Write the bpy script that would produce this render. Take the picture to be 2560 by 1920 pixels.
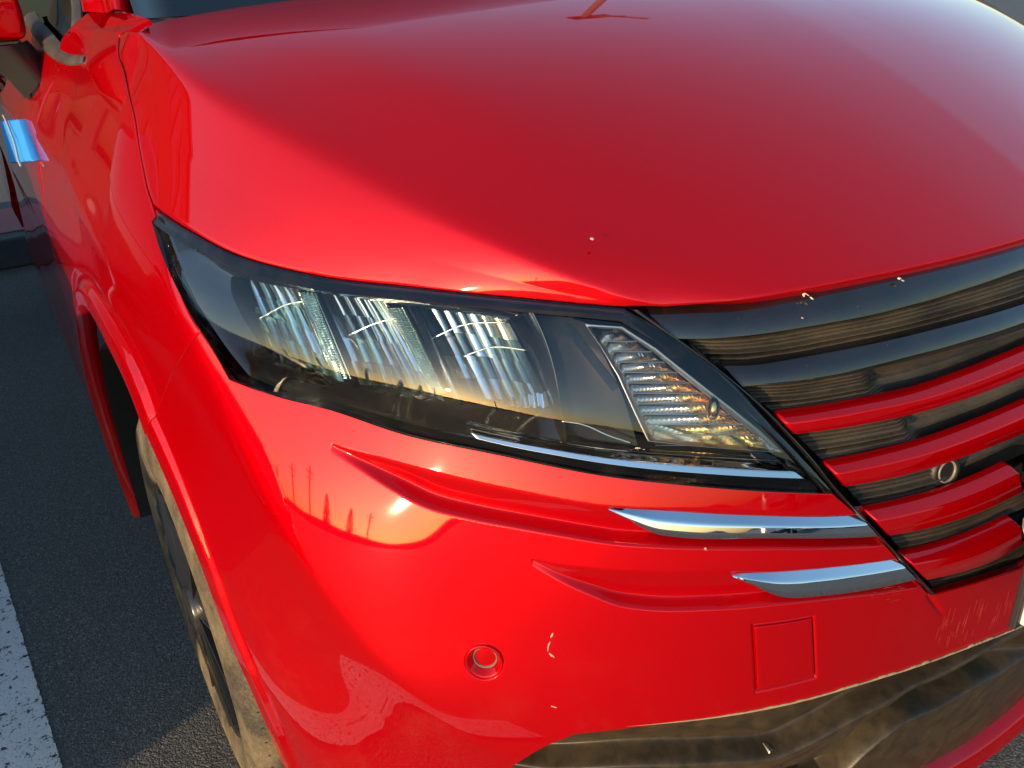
import bpy, bmesh, math, random
import numpy as np
from mathutils import Vector, Matrix
random.seed(7); rng=np.random.default_rng(5)
for o in list(bpy.data.objects): bpy.data.objects.remove(o)
SC=bpy.context.scene; COL=SC.collection

# ------------------------------------------------------------------ camera
CAM=np.array([-.9393,-.3553,1.2150]); YAW,PITCH,ROLL=math.radians(30.730),math.radians(25.944),math.radians(-3.2015); FPX=2109.4
def cam_axes():
    cy,sy=math.cos(YAW),math.sin(YAW); cp,sp=math.cos(PITCH),math.sin(PITCH)
    f=np.array([sy*cp,cy*cp,-sp]); r=np.array([cy,-sy,0.]); u=np.cross(r,f)
    cr,sr=math.cos(ROLL),math.sin(ROLL)
    return cr*r+sr*u,-sr*r+cr*u,f
RX,UX,FX=cam_axes(); RM=np.array([RX,UX,FX])
def project(P):
    q=(np.asarray(P,float)-CAM)@RM.T
    return np.stack([1280+FPX*q[...,0]/q[...,2],960-FPX*q[...,1]/q[...,2]],-1)
def ray(px,py): return RM.T@np.array([(px-1280)/FPX,-(py-960)/FPX,1.])
def on_axis(px,py,ax,val):
    d=ray(px,py); t=(val-CAM[ax])/d[ax]; return CAM+t*d
cam_d=bpy.data.cameras.new('camera'); cam_d.sensor_width=36; cam_d.lens=FPX/2560*36; cam_d.clip_start=.02; cam_d.clip_end=3000
cam=bpy.data.objects.new('camera',cam_d); COL.objects.link(cam)
M=Matrix.Identity(4)
for i in range(3):
    M[i][0]=RX[i]; M[i][1]=UX[i]; M[i][2]=-FX[i]; M[i][3]=CAM[i]
cam.matrix_world=M; SC.camera=cam
# ------------------------------------------------------------------ sky, sun, exposure
SUN_AZ,SUN_EL=math.radians(249.5),math.radians(7.0)      # azimuth clockwise from +Y
world=bpy.data.worlds.new('World'); SC.world=world; world.use_nodes=True
nt=world.node_tree; bg=nt.nodes['Background']; sky=nt.nodes.new('ShaderNodeTexSky'); sky.sky_type='NISHITA'
sky.sun_disc=False; sky.sun_elevation=SUN_EL; sky.sun_rotation=SUN_AZ; sky.altitude=50; sky.air_density=1.25; sky.dust_density=1.2; sky.ozone_density=3.0
nt.links.new(sky.outputs[0],bg.inputs[0]); bg.inputs[1].default_value=.15
sd=bpy.data.lights.new('sun','SUN'); sd.energy=2.0; sd.angle=math.radians(.6); sd.color=(.86,.62,.38)
sun=bpy.data.objects.new('sun',sd); COL.objects.link(sun)
SV=Vector((math.sin(SUN_AZ)*math.cos(SUN_EL),math.cos(SUN_AZ)*math.cos(SUN_EL),math.sin(SUN_EL)))
sun.rotation_euler=SV.to_track_quat('Z','Y').to_euler(); sun.location=(-6,-4,6)
SC.view_settings.view_transform='Standard'; SC.view_settings.look='None'; SC.view_settings.gamma=1; SC.view_settings.exposure=1.6
SC.view_settings.use_curve_mapping=False
SC.render.engine='CYCLES'; SC.cycles.max_bounces=10; SC.cycles.glossy_bounces=6; SC.cycles.transparent_max_bounces=16; SC.cycles.caustics_reflective=False; SC.cycles.caustics_refractive=False
SC.render.resolution_x=1024; SC.render.resolution_y=768
# ---- body shell: plan curve by heading angle, offset inwards with height
_sk=[0,.25,.38,.50,.62,.73,.85,1.0,1.15,1.3,1.5,1.8,6.5]; _fk=[0,8,16,30,41,48,59,74,81,84.5,87,90,90]
_S=np.linspace(0,6.4,6401)
_phi=np.interp(_S,_sk,_fk)
k=np.exp(-np.linspace(-2.5,2.5,121)**2); k/=k.sum()
_phi=np.convolve(np.concatenate([-_phi[60:0:-1],_phi,np.full(60,90.)]),k,'valid')
_pr=np.radians(_phi); _ds=_S[1]-_S[0]
_X=-np.concatenate([[0],np.cumsum((np.cos(_pr[1:])+np.cos(_pr[:-1]))/2*_ds)])*1.015
_Y=-.02+np.concatenate([[0],np.cumsum((np.sin(_pr[1:])+np.sin(_pr[:-1]))/2*_ds)])
_Z=np.linspace(0,1.5,1501)
def _lean(kz,kl):
    l=np.interp(_Z,kz,kl); kk=np.exp(-np.linspace(-2,2,41)**2); kk/=kk.sum()
    l=np.convolve(np.pad(l,20,'edge'),kk,'valid'); o=np.concatenate([[0],np.cumsum(np.tan(np.radians(l[1:]))*.001)])
    return o-o[600]
_OF=_lean([0,.15,.40,.47,.50,.53,.60,.66,.70,.74,.80,.95,1.05,1.5],[-14,-12,-9,-6,0,4,7,8,11,15,20,26,32,32])
_OS=_lean([0,.3,.5,.7,.85,.95,1.02,1.1,1.2,1.5],[-6,-4,-2,2,4,7,12,20,28,28])
def sstep(a,b,x):
    t=np.clip((x-a)/(b-a),0,1); return t*t*(3-2*t)
def shell(s,z,d=0.):
    """point on the car body: s = arc length from the centre line, z = height, d = outward offset"""
    s=np.asarray(s,float); z=np.asarray(z,float)
    sg=np.where(s<0,-1.,1.); a=np.abs(s)
    ph=np.radians(np.interp(a,_S,_phi)); x=np.interp(a,_S,_X); y=np.interp(a,_S,_Y)
    w=sstep(.80,1.35,a); c=.80+.2*sstep(0,.55,a)
    o=(1-w)*c*np.interp(z,_Z,_OF)+w*np.interp(z,_Z,_OS)
    tt_=1-np.sqrt((a-.86-.98*(z-.664))**2+.0002)/.19; tent=.026*.5*(tt_+np.sqrt(tt_*tt_+.09))*(tt_>-4)*(1-sstep(.90,1.05,z))*sstep(.42,.62,z)
    ex=np.interp(z,[.86,1.,1.1,1.17,1.19,1.21,1.25,1.4],[0,.020,.033,.050,.066,.090,.15,.40])*sstep(1.0,1.3,a)*(1-sstep(1.65,2.05,a))
    o=o+ex
    flare=(.004+.013*(1-sstep(.62,.95,y)))*(1-sstep(.40,.56,np.hypot(y-.82,z-.336)))
    o=o-d-tent-flare
    return np.stack([sg*(x+np.sin(ph)*o),y+np.cos(ph)*o,z*np.ones_like(x)],-1)
def shell_n(s,z,e=1e-3):
    a=shell(s+e,z)-shell(s-e,z); b=shell(s,z+e)-shell(s,z-e); n=np.cross(b,a); return n/np.linalg.norm(n,axis=-1,keepdims=True)
_gs,_gz=np.meshgrid(np.concatenate([np.linspace(-.3,1.6,191),np.linspace(1.62,5,170)]),np.linspace(.1,1.3,121),indexing='ij')
_gp={}
def sz(px,py,d=0.):
    """pixel of the photograph -> (s,z) on the shell offset by d"""
    key=round(d,4)
    if key not in _gp:
        P=shell(_gs,_gz,d); n=shell_n(_gs,_gz); vis=((CAM-P)*n).sum(-1)>0
        _gp[key]=(project(P),vis)
    q,vis=_gp[key]; e=((q-np.array([px,py]))**2).sum(-1)+np.where(vis,0,1e5)
    i=np.unravel_index(np.argmin(e),e.shape); v=np.array([_gs[i],_gz[i]])
    for _ in range(25):
        f=project(shell(*v,d))-np.array([px,py])
        if np.abs(f).max()<.01: break
        h=1e-4; J=np.stack([(project(shell(v[0]+h,v[1],d))-project(shell(v[0]-h,v[1],d)))/(2*h),(project(shell(v[0],v[1]+h,d))-project(shell(v[0],v[1]-h,d)))/(2*h)],1)
        st=np.linalg.lstsq(J,-f,rcond=None)[0]; m=np.abs(st).max(); v=v+st*min(1,.08/max(m,1e-9))
    return v
# ------------------------------------------------------------------ helpers
SC.cycles.use_denoising=True
def cr(pts,n,closed=False):
    """smooth curve through points, n samples by arc length"""
    p=np.asarray(pts,float)
    if len(p)==2:
        t=np.linspace(0,1,n)[:,None]; return p[0]*(1-t)+p[1]*t
    L=np.concatenate([[0],np.cumsum(np.linalg.norm(np.diff(p,axis=0),axis=1))])
    m=np.zeros_like(p); d=np.diff(p,axis=0)/np.diff(L)[:,None]
    m[1:-1]=(d[:-1]*np.diff(L)[1:,None]+d[1:]*np.diff(L)[:-1,None])/(L[2:]-L[:-2])[:,None]; m[0]=d[0]; m[-1]=d[-1]
    q=np.linspace(0,L[-1],max(n*4,200)); i=np.clip(np.searchsorted(L,q,'right')-1,0,len(p)-2); h=(L[i+1]-L[i])[:,None]; t=((q-L[i])[:,None])/h
    c=(2*t**3-3*t**2+1)*p[i]+(t**3-2*t**2+t)*h*m[i]+(-2*t**3+3*t**2)*p[i+1]+(t**3-t**2)*h*m[i+1]
    return resamp(c,n)
def resamp(c,n):
    c=np.asarray(c,float); l=np.concatenate([[0],np.cumsum(np.linalg.norm(np.diff(c,axis=0),axis=1))]); q=np.linspace(0,l[-1],n)
    return np.stack([np.interp(q,l,c[:,k]) for k in range(c.shape[1])],1)
def pieces(segs):
    """several smooth pieces one after the other: (points, samples) each; corners stay sharp"""
    out=[]
    for k,(p,n) in enumerate(segs):
        c=cr(p,n); out.append(c if k==0 else c[1:])
    return np.concatenate(out)
def psz(px,d=0.): return np.array([sz(a,b,d) for a,b in px])
def coons(b,t,l,r):
    """b,t: n x k (bottom, top) ; l,r: m x k -> n x m x k"""
    n,m=len(b),len(l); u=np.linspace(0,1,n)[:,None,None]; v=np.linspace(0,1,m)[None,:,None]
    S=b[:,None]*(1-v)+t[:,None]*v+l[None]*(1-u)+r[None]*u
    return S-(b[0]*(1-u)*(1-v)+b[-1]*u*(1-v)+t[0]*(1-u)*v+t[-1]*u*v)
def normals(P):
    a=np.gradient(P,axis=0); b=np.gradient(P,axis=1); n=np.cross(a,b); return n/np.maximum(np.linalg.norm(n,axis=-1,keepdims=True),1e-9)
def hem(P,sides,out=.0016,deep=.014,sign=1):
    """turn the edges of a panel over, like sheet metal; sides from 'l','r' (axis 0) and 'b','t' (axis 1)"""
    N=normals(P); sign=1. if (N*(CAM-P)).sum()>0 else -1.
    for s in sides:
        N=normals(P)*sign
        if s in 'lr':
            i,j=(0,1) if s=='l' else (-1,-2); e=P[i]; t=e-P[j]; n=N[i]
        else:
            i,j=(0,1) if s=='b' else (-1,-2); e=P[:,i]; t=e-P[:,j]; n=N[:,i]
        if len(t)>12: t=t.copy(); n=n.copy(); t[:4]=t[4]; t[-4:]=t[-5]; n[:4]=n[4]; n[-4:]=n[-5]
        t=t/np.maximum(np.linalg.norm(t,axis=-1,keepdims=True),1e-9)
        rows=[e+t*out*.6-n*out*.25,e+t*out-n*out,e+t*out-n*deep]
        if s in 'lr':
            P=np.concatenate([np.stack(rows[::-1]),P]) if s=='l' else np.concatenate([P,np.stack(rows)])
        else:
            P=np.concatenate([np.stack(rows[::-1],1),P],1) if s=='b' else np.concatenate([P,np.stack(rows,1)],1)
    return P
def link(name,me,mat,parent=None,smooth=True):
    if mat is not None: me.materials.append(mat)
    if smooth: me.polygons.foreach_set('use_smooth',[True]*len(me.polygons))
    o=bpy.data.objects.new(name,me); COL.objects.link(o)
    if parent is not None: o.parent=parent
    return o
def mesh(name,V,F,mat,parent=None,smooth=True,weld=0,fix=True):
    me=bpy.data.meshes.new(name); me.from_pydata([tuple(map(float,v)) for v in V],[],F); 
    if weld or fix:
        bm=bmesh.new(); bm.from_mesh(me)
        if weld: bmesh.ops.remove_doubles(bm,verts=bm.verts,dist=weld)
        if fix: bmesh.ops.recalc_face_normals(bm,faces=bm.faces)
        bm.to_mesh(me); bm.free()
    me.update()
    return link(name,me,mat,parent,smooth)
def gridfaces(n,m,o=0):
    i,j=np.meshgrid(np.arange(n-1),np.arange(m-1),indexing='ij'); a=o+i*m+j
    return np.stack([a,a+m,a+m+1,a+1],-1).reshape(-1,4)
def sheet(name,P,mat,parent=None,mirror=False,smooth=True,weld=0):
    """a grid of points as one surface; mirror adds the other half of the car"""
    n,m,_=P.shape; V=P.reshape(-1,3); F=gridfaces(n,m)
    if mirror:
        V=np.concatenate([V,V*[-1,1,1]]); F=np.concatenate([F,F[:,::-1]+n*m]); weld=weld or 2e-4
    me=bpy.data.meshes.new(name); me.vertices.add(len(V)); me.vertices.foreach_set('co',V.ravel())
    me.loops.add(F.size); me.loops.foreach_set('vertex_index',F.ravel().astype(np.int32)); me.polygons.add(len(F)); me.polygons.foreach_set('loop_start',np.arange(0,F.size,4,dtype=np.int32)); me.polygons.foreach_set('loop_total',np.full(len(F),4,dtype=np.int32)); me.update(calc_edges=True)
    if weld:
        bm=bmesh.new(); bm.from_mesh(me); bmesh.ops.remove_doubles(bm,verts=bm.verts,dist=weld); bmesh.ops.dissolve_degenerate(bm,edges=bm.edges,dist=1e-6); bm.to_mesh(me); bm.free()
    return link(name,me,mat,parent,smooth)
def tube(name,path,r,mat,parent=None,k=10,cap=True):
    p=np.asarray(path,float); n=len(p); R=np.broadcast_to(np.asarray(r,float),(n,)); t=np.gradient(p,axis=0); t/=np.linalg.norm(t,axis=1,keepdims=True)
    up=np.array([0,0,1.]) if abs(t[0][2])<.9 else np.array([1.,0,0]); V=[]
    for i in range(n):
        a=np.cross(t[i],up); a/=np.linalg.norm(a); b=np.cross(a,t[i])
        for q in range(k):
            g=2*math.pi*q/k; V.append(p[i]+R[i]*(a*math.cos(g)+b*math.sin(g)))
    F=[(i*k+q,i*k+(q+1)%k,(i+1)*k+(q+1)%k,(i+1)*k+q) for i in range(n-1) for q in range(k)]
    if cap: F+=[tuple(range(k))[::-1],tuple((n-1)*k+q for q in range(k))]
    return mesh(name,V,F,mat,parent)
def lathe(name,prof,C,axis,mat,parent=None,k=32,up=(0,0,1)):
    """prof: (radius, along axis) pairs"""
    ax=np.asarray(axis,float); ax/=np.linalg.norm(ax); a=np.cross(ax,up); a/=np.linalg.norm(a); b=np.cross(a,ax); V=[]
    for r,h in prof:
        for q in range(k):
            g=2*math.pi*q/k; V.append(np.asarray(C)+ax*h+r*(a*math.cos(g)+b*math.sin(g)))
    n=len(prof); F=[(i*k+q,i*k+(q+1)%k,(i+1)*k+(q+1)%k,(i+1)*k+q) for i in range(n-1) for q in range(k)]
    return mesh(name,V,F,mat,parent,weld=1e-5)
def box(name,c,s,mat,parent=None,bev=.004,R=None,seg=2):
    bm=bmesh.new(); bmesh.ops.create_cube(bm,size=1); bmesh.ops.scale(bm,vec=s,verts=bm.verts)
    if bev: bmesh.ops.bevel(bm,geom=bm.edges[:],offset=bev,segments=seg,profile=.5,affect='EDGES')
    if R is not None: bmesh.ops.transform(bm,matrix=R,verts=bm.verts)
    bmesh.ops.translate(bm,vec=c,verts=bm.verts); me=bpy.data.meshes.new(name); bm.to_mesh(me); bm.free()
    return link(name,me,mat,parent,smooth=False)
def empty(name,loc=(0,0,0)):
    o=bpy.data.objects.new(name,None); COL.objects.link(o); o.location=loc; return o
def tag(o,label=None,cat=None,group=None,kind=None):
    if label: o['label']=label
    if cat: o['category']=cat
    if group: o['group']=group
    if kind: o['kind']=kind
    return o
def sheets(name,Ps,mat,parent=None,weld=2e-4):
    V=[];F=[];o=0
    for P in Ps:
        n,m,_=P.shape; V.append(P.reshape(-1,3)); F.append(gridfaces(n,m,o)); o+=n*m
    return mesh(name,np.concatenate(V),[tuple(int(i) for i in f) for f in np.concatenate(F)],mat,parent,weld=weld)
# ------------------------------------------------------------------ materials
class NT:
    def __init__(s,name):
        s.m=bpy.data.materials.new(name); s.m.use_nodes=True; s.t=s.m.node_tree; s.b=s.t.nodes['Principled BSDF']; s.out=s.t.nodes['Material Output']
    def n(s,ty,**k):
        x=s.t.nodes.new(ty)
        for a,v in k.items():
            if a in x.inputs: x.inputs[a].default_value=v
            else: setattr(x,a,v)
        return x
    def l(s,a,b): s.t.links.new(a,b)
    def coord(s,kind='Object',scale=None):
        c=s.n('ShaderNodeTexCoord').outputs[kind]
        if scale is not None:
            mp=s.n('ShaderNodeMapping'); mp.inputs['Scale'].default_value=scale; s.l(c,mp.inputs[0]); return mp.outputs[0]
        return c
    def noise(s,co,sc,det=4,rough=.55,lo=0.,hi=1.,dist=0.):
        x=s.n('ShaderNodeTexNoise'); x.inputs['Scale'].default_value=sc; x.inputs['Detail'].default_value=det; x.inputs['Roughness'].default_value=rough; x.inputs['Distortion'].default_value=dist; s.l(co,x.inputs[0])
        r=s.n('ShaderNodeMapRange'); r.inputs[1].default_value=lo; r.inputs[2].default_value=hi; s.l(x.outputs[0],r.inputs[0]); return r.outputs[0]
    def mix(s,f,a,b):
        x=s.n('ShaderNodeMix',data_type='RGBA')
        for i,v in ((0,f),(6,a),(7,b)):
            if hasattr(v,'is_linked') or isinstance(v,bpy.types.NodeSocket): s.l(v,x.inputs[i])
            else: x.inputs[i].default_value=v if not isinstance(v,tuple) else (*v,1)[:4]
        return x.outputs[2]
    def math(s,op,a,b=None,clamp=False):
        x=s.n('ShaderNodeMath',operation=op); x.use_clamp=clamp
        for i,v in enumerate((a,b)):
            if v is None: continue
            if isinstance(v,bpy.types.NodeSocket): s.l(v,x.inputs[i])
            else: x.inputs[i].default_value=v
        return x.outputs[0]
    def bump(s,h,st,dist=.01):
        x=s.n('ShaderNodeBump'); x.inputs['Strength'].default_value=st; x.inputs['Distance'].default_value=dist; s.l(h,x.inputs['Height']); s.l(x.outputs[0],s.b.inputs['Normal']); return x
    def set(s,**k):
        for a,v in k.items():
            i=s.b.inputs[a.replace('_',' ')]
            if isinstance(v,bpy.types.NodeSocket): s.l(v,i)
            else: i.default_value=(*v,1) if isinstance(v,tuple) and len(v)==3 else v
        return s
def simple(name,col,rough=.5,metal=0.,**k):
    x=NT(name); x.set(Base_Color=col,Roughness=rough,Metallic=metal,**k); return x.m
def make_paint():
    x=NT('red_metallic_paint'); co=x.coord()
    fl=x.noise(co,2600,1,.5,.35,.7)
    c=x.mix(fl,(.46,.0,.0032),(.60,.0,.0040))
    dust=x.noise(co,14,8,.7,.52,.80)
    z=x.n('ShaderNodeSeparateXYZ'); x.l(co,z.inputs[0])
    low=x.n('ShaderNodeMapRange'); low.inputs[1].default_value=.66; low.inputs[2].default_value=.52; x.l(z.outputs[2],low.inputs[0])
    f=x.math('MULTIPLY',dust,x.math('MULTIPLY',low.outputs[0],.05),True)
    speck=x.n('ShaderNodeTexVoronoi',feature='F1'); speck.inputs['Scale'].default_value=34; x.l(co,speck.inputs[0])
    pat=x.noise(co,5,2,.5,.5,.7)
    sp=x.math('MULTIPLY',x.math('LESS_THAN',speck.outputs[0],.012),x.math('GREATER_THAN',pat,.55))
    f=x.math('MAXIMUM',f,x.math('MULTIPLY',sp,.2))
    c=x.mix(f,c,(.62,.40,.24))
    x.set(Base_Color=c,Metallic=.50,Specular_IOR_Level=.0,Specular_Tint=(1.,.04,.40),Roughness=x.math('ADD',x.math('MULTIPLY',f,.5),.42),Coat_Weight=1.,Coat_Roughness=x.math('ADD',x.math('MULTIPLY',f,.3),.032),Coat_IOR=1.45)
    return x.m
def make_dusty(name,base,dust,rough=.5,amount=.35,sc=9,streak=(1,1,1),coat=0.):
    x=NT(name); co=x.coord('Object',streak)
    a=x.noise(co,sc,8,.68,.38,.75); b=x.noise(co,sc*22,5,.65,.40,.85)
    f=x.math('ADD',x.math('MULTIPLY',a,amount),x.math('MULTIPLY',b,amount*.5),True)
    fl=x.n('ShaderNodeTexVoronoi',feature='F1'); fl.inputs['Scale'].default_value=95; x.l(co,fl.inputs[0])
    fk=x.math('MULTIPLY',x.math('LESS_THAN',fl.outputs[0],.07),x.math('GREATER_THAN',b,.35))
    f=x.math('MAXIMUM',f,x.math('MULTIPLY',fk,.55))
    x.set(Base_Color=x.mix(f,base,dust),Roughness=x.math('ADD',x.math('MULTIPLY',f,.35),rough,True),Coat_Weight=coat,Coat_Roughness=.05)
    return x.m
def make_lens():
    x=NT('clear_lens'); t=x.n('ShaderNodeBsdfTransparent'); t.inputs[0].default_value=(.93,.95,.95,1); g=x.n('ShaderNodeBsdfGlossy'); g.inputs['Roughness'].default_value=.012
    fr=x.n('ShaderNodeFresnel'); fr.inputs['IOR'].default_value=1.6; f=x.math('MULTIPLY',fr.outputs[0],1.35,True)
    d=x.n('ShaderNodeBsdfDiffuse'); d.inputs[0].default_value=(.55,.5,.4,1); co=x.coord(); ds=x.math('MULTIPLY',x.noise(co,30,8,.7,.5,.9),.035)
    m0=x.n('ShaderNodeMixShader'); x.l(ds,m0.inputs[0]); x.l(t.outputs[0],m0.inputs[1]); x.l(d.outputs[0],m0.inputs[2])
    m=x.n('ShaderNodeMixShader'); x.l(f,m.inputs[0]); x.l(m0.outputs[0],m.inputs[1]); x.l(g.outputs[0],m.inputs[2]); x.l(m.outputs[0],x.out.inputs[0]); return x.m
def make_asphalt():
    x=NT('asphalt'); co=x.coord()
    v=x.n('ShaderNodeTexVoronoi',feature='F1'); v.inputs['Scale'].default_value=300; x.l(co,v.inputs[0])
    v2=x.n('ShaderNodeTexVoronoi',feature='F1'); v2.inputs['Scale'].default_value=160; x.l(co,v2.inputs[0])
    st=x.n('ShaderNodeSeparateXYZ'); x.l(v.outputs['Color'],st.inputs[0])
    big=x.noise(co,3.2,6,.6,.3,.7); fine=x.noise(co,320,3,.6,.3,.7)
    c=x.mix(st.outputs[0],(.066,.060,.050),(.20,.183,.155)); c=x.mix(x.math('MULTIPLY',x.math('GREATER_THAN',st.outputs[1],.93),.8),c,(.34,.32,.28))
    c=x.mix(x.math('MULTIPLY',big,.35),c,(.16,.145,.12)); c=x.mix(x.math('MULTIPLY',fine,.3),c,(.06,.055,.048))
    h=x.math('ADD',x.math('MULTIPLY',v.outputs[0],-1.),x.math('MULTIPLY',v2.outputs[0],-.9)); h=x.math('ADD',h,x.math('MULTIPLY',fine,.3))
    x.set(Base_Color=c,Roughness=.82,Specular_IOR_Level=.4); x.bump(h,.55,.004); return x.m
def make_line():
    x=NT('worn_white_paint'); co=x.coord(); a=x.noise(co,60,8,.75,.42,.58); b=x.noise(co,230,4,.6,.36,.44); e=x.noise(co,2.4,4,.6,.35,.65)
    uv=x.n('ShaderNodeSeparateXYZ'); x.l(x.coord('UV'),uv.inputs[0])
    edge=x.math('MULTIPLY',x.math('ABSOLUTE',x.math('SUBTRACT',uv.outputs[0],.5)),2.)
    th=x.math('SUBTRACT',1.02,x.math('MULTIPLY',x.math('SUBTRACT',1,a),.05)); th=x.math('SUBTRACT',th,x.math('MULTIPLY',x.math('SUBTRACT',1,b),.035)); keep=x.math('LESS_THAN',edge,th)
    keep=x.math('MULTIPLY',keep,x.math('GREATER_THAN',b,.05)); keep=x.math('MULTIPLY',keep,x.math('GREATER_THAN',a,.015))
    c=x.mix(e,(.72,.69,.63),(.84,.81,.75)); c=x.mix(x.math('MULTIPLY',x.math('SUBTRACT',1,b),.3),c,(.4,.4,.38))
    x.set(Base_Color=c,Roughness=.75,Alpha=keep); x.bump(x.math('ADD',a,b),.3,.004); return x.m
PAINT=make_paint()
GLOSS=make_dusty('gloss_black',(.006,.006,.007),(.20,.16,.10),.04,.05,16,(1,1,1),1.)
PLAST=make_dusty('dusty_black_plastic',(.022,.020,.017),(.26,.20,.12),.42,.42,9,(1,1,3))
PLAST2=make_dusty('dusty_lower_plastic',(.024,.018,.010),(.22,.15,.07),.42,.22,50,(1,1,1))
BORD=make_dusty('lens_border_black',(.007,.0065,.006),(.22,.16,.08),.10,.14,22,(1,1,1),.6)
INNER=simple('black_inside',(.006,.006,.006),.75)
RUBBER=simple('black_rubber',(.012,.012,.012),.5)
CHROME=simple('chrome',(.82,.84,.87),.03,1.)
REFL=simple('reflector_chrome',(.84,.93,.90),.20,1.)
REFLN=simple('signal_chrome',(.78,.68,.58),.16,1.)
REFLA=simple('amber_glow_chrome',(1.,.58,.20),.20,1.)  # amber tint paints the gold-lit lower right of the turn signal
VANE=simple('polished_vane',(.90,.95,.95),.16,1.)
BEAD=simple('ribbed_chrome',(.62,.72,.70),.07,1.)
REFLG=simple('gold_reflection_chrome',(.90,.80,.52),.18,1.)  # gold tint paints sunlit reflections into some facets
REFLD=simple('dark_reflection_chrome',(.22,.30,.28),.22,1.)  # dark tint paints dark reflections into some facets
REFLT=simple('green_tinted_chrome',(.62,.86,.74),.24,1.)
SATIN=simple('satin_black_bezel',(.010,.010,.011),.24,0.,Specular_IOR_Level=.22)
LENS=make_lens()
AMBER=simple('amber_bulb',(1,.62,.24),.17,1.)
GLASS=NT('window_glass').set(Base_Color=(.006,.010,.012),Roughness=.02,Specular_IOR_Level=.7,Coat_Weight=.4).m
TYRE=make_dusty('dusty_tyre',(.020,.018,.016),(.30,.23,.12),.72,.75,12)
RIM=NT('dark_wheel_cover').set(Base_Color=(.055,.052,.048),Metallic=.55,Roughness=.28,Coat_Weight=.5).m
RIMCUT=simple('machined_rim',(.62,.60,.56),.22,1.)
ASPH=make_asphalt(); LINE=make_line()
# ------------------------------------------------------------------ the ground
def rect(name,x0,y0,x1,y1,z,mat):
    me=bpy.data.meshes.new(name); me.from_pydata([(x0,y0,z),(x1,y0,z),(x1,y1,z),(x0,y1,z)],[],[(0,1,2,3)]); me.update(); return link(name,me,mat,None,False)
ground=tag(rect('asphalt_ground',-420,-420,420,420,0,ASPH),kind='structure')
def parking_line(ax,ay,bx,by,w):
    a=np.array([ax,ay,.004]); b=np.array([bx,by,.004]); d=(b-a)/np.linalg.norm(b-a); p=np.array([-d[1],d[0],0])*w
    me=bpy.data.meshes.new('parking_line'); me.from_pydata([tuple(a),tuple(a+p),tuple(b+p),tuple(b)],[],[(0,3,2,1)])
    u=me.uv_layers.new(name='UVMap')
    vu={0:(0,0),1:(1,0),2:(1,1),3:(0,1)}
    for l in me.loops: u.data[l.index].uv=vu[l.vertex_index]
    me.update(); return tag(link('parking_line',me,LINE,None,False),kind='structure')
DL=np.array([-1.151+1.097,1.708-.967]); DL/=np.linalg.norm(DL)
DL=np.array([-.056,.752]); DL/=np.linalg.norm(DL)
parking_line(-1.109-DL[0]*1.25,.984-DL[1]*1.25,-1.109+DL[0]*3.2,.984+DL[1]*3.2,.15)
parking_line(1.55-DL[0]*1.7,.2+DL[1]*1.7,1.55+DL[0]*4.0,.2+DL[1]*4.0,.15)

# ------------------------------------------------------------------ the car
car=empty('parked_minivan'); tag(car,'bright red minivan parked on the asphalt, seen close at its headlight and hood','minivan')
# --- hood: height field fitted through the edges, then a creased shoulder down to the headlight
F_px=[(1560,766),(1700,764),(1850,748),(2000,722),(2200,682),(2400,637),(2560,593)]
F_sz=psz(F_px); Fp=shell(F_sz[:,0],F_sz[:,1]); zc=np.interp(0,F_sz[::-1,0],F_sz[::-1,1]); zc=F_sz[-1,1]+.001
Fp=np.concatenate([Fp,shell(np.array([0.]),np.array([zc]))])
Rr=shell(*sz(376,50)); Rp=np.array([Rr,on_axis(550,30,1,.865),on_axis(870,0,1,.825),[-.2,.79,1.214],[0,.785,1.219]])
_ev=lambda x,k: np.stack([np.asarray(x,float)**(2*q) for q in range(k)],-1)
_yf=np.linalg.lstsq(_ev(Fp[:,0],2),Fp[:,1],rcond=None)[0]; _yf=np.array([_yf[0],.31]); _zf=np.linalg.lstsq(_ev(Fp[:,0],2),Fp[:,2],rcond=None)[0]
_yr=np.linalg.lstsq(_ev(Rp[:,0],2),Rp[:,1],rcond=None)[0]; _zr=np.linalg.lstsq(_ev(Rp[:,0],2),Rp[:,2],rcond=None)[0]
def H0(x,y):
    x=np.asarray(x,float); yf=_ev(x,2)@_yf; zf=_ev(x,2)@_zf; yr=_ev(x,2)@_yr; zr=_ev(x,2)@_zr
    v=(np.asarray(y,float)-yf)/(yr-yf); v=np.where(v<0,v,v); g=1.80*v-.80*v*v; return zf+(zr-zf)*np.where(v>1.125,1.0125,g)
def ray_hood(px,py,sag=0.):
    d=ray(px,py); t=np.linspace(.2,2.6,4000); Q=CAM+t[:,None]*d; f=np.where((Q[:,1]>.10-.1*np.abs(Q[:,0]))&(Q[:,0]>-.80),Q[:,2]-H0(Q[:,0],Q[:,1])+sag,1.); i=np.argmax(f<0); a=f[i-1]/(f[i-1]-f[i]); return Q[i-1]*(1-a)+Q[i]*a
print('H0 residual',np.abs(H0(Fp[:,0],Fp[:,1])-Fp[:,2]).max(),np.abs(H0(Rp[:,0],Rp[:,1])-Rp[:,2]).max())
def shellcurve(px,n,d=0.):
    v=cr(psz(px,d),n); return shell(v[:,0],v[:,1],d)
E1=shellcurve([(303,86),(299,110),(315,185),(336,278),(356,399),(372,474),(385,510)],44)
E2=shellcurve([(385,510),(470,568),(600,635),(800,686),(1100,722),(1300,743),(1480,760),(1560,766)],80)
E=np.concatenate([E1,E2[1:]]); nt=len(E)
C_px=[(345,83),(420,140),(509,218),(620,282),(740,345),(926,443),(1111,542),(1296,628),(1446,700),(1560,745),(1660,766)]
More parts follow.
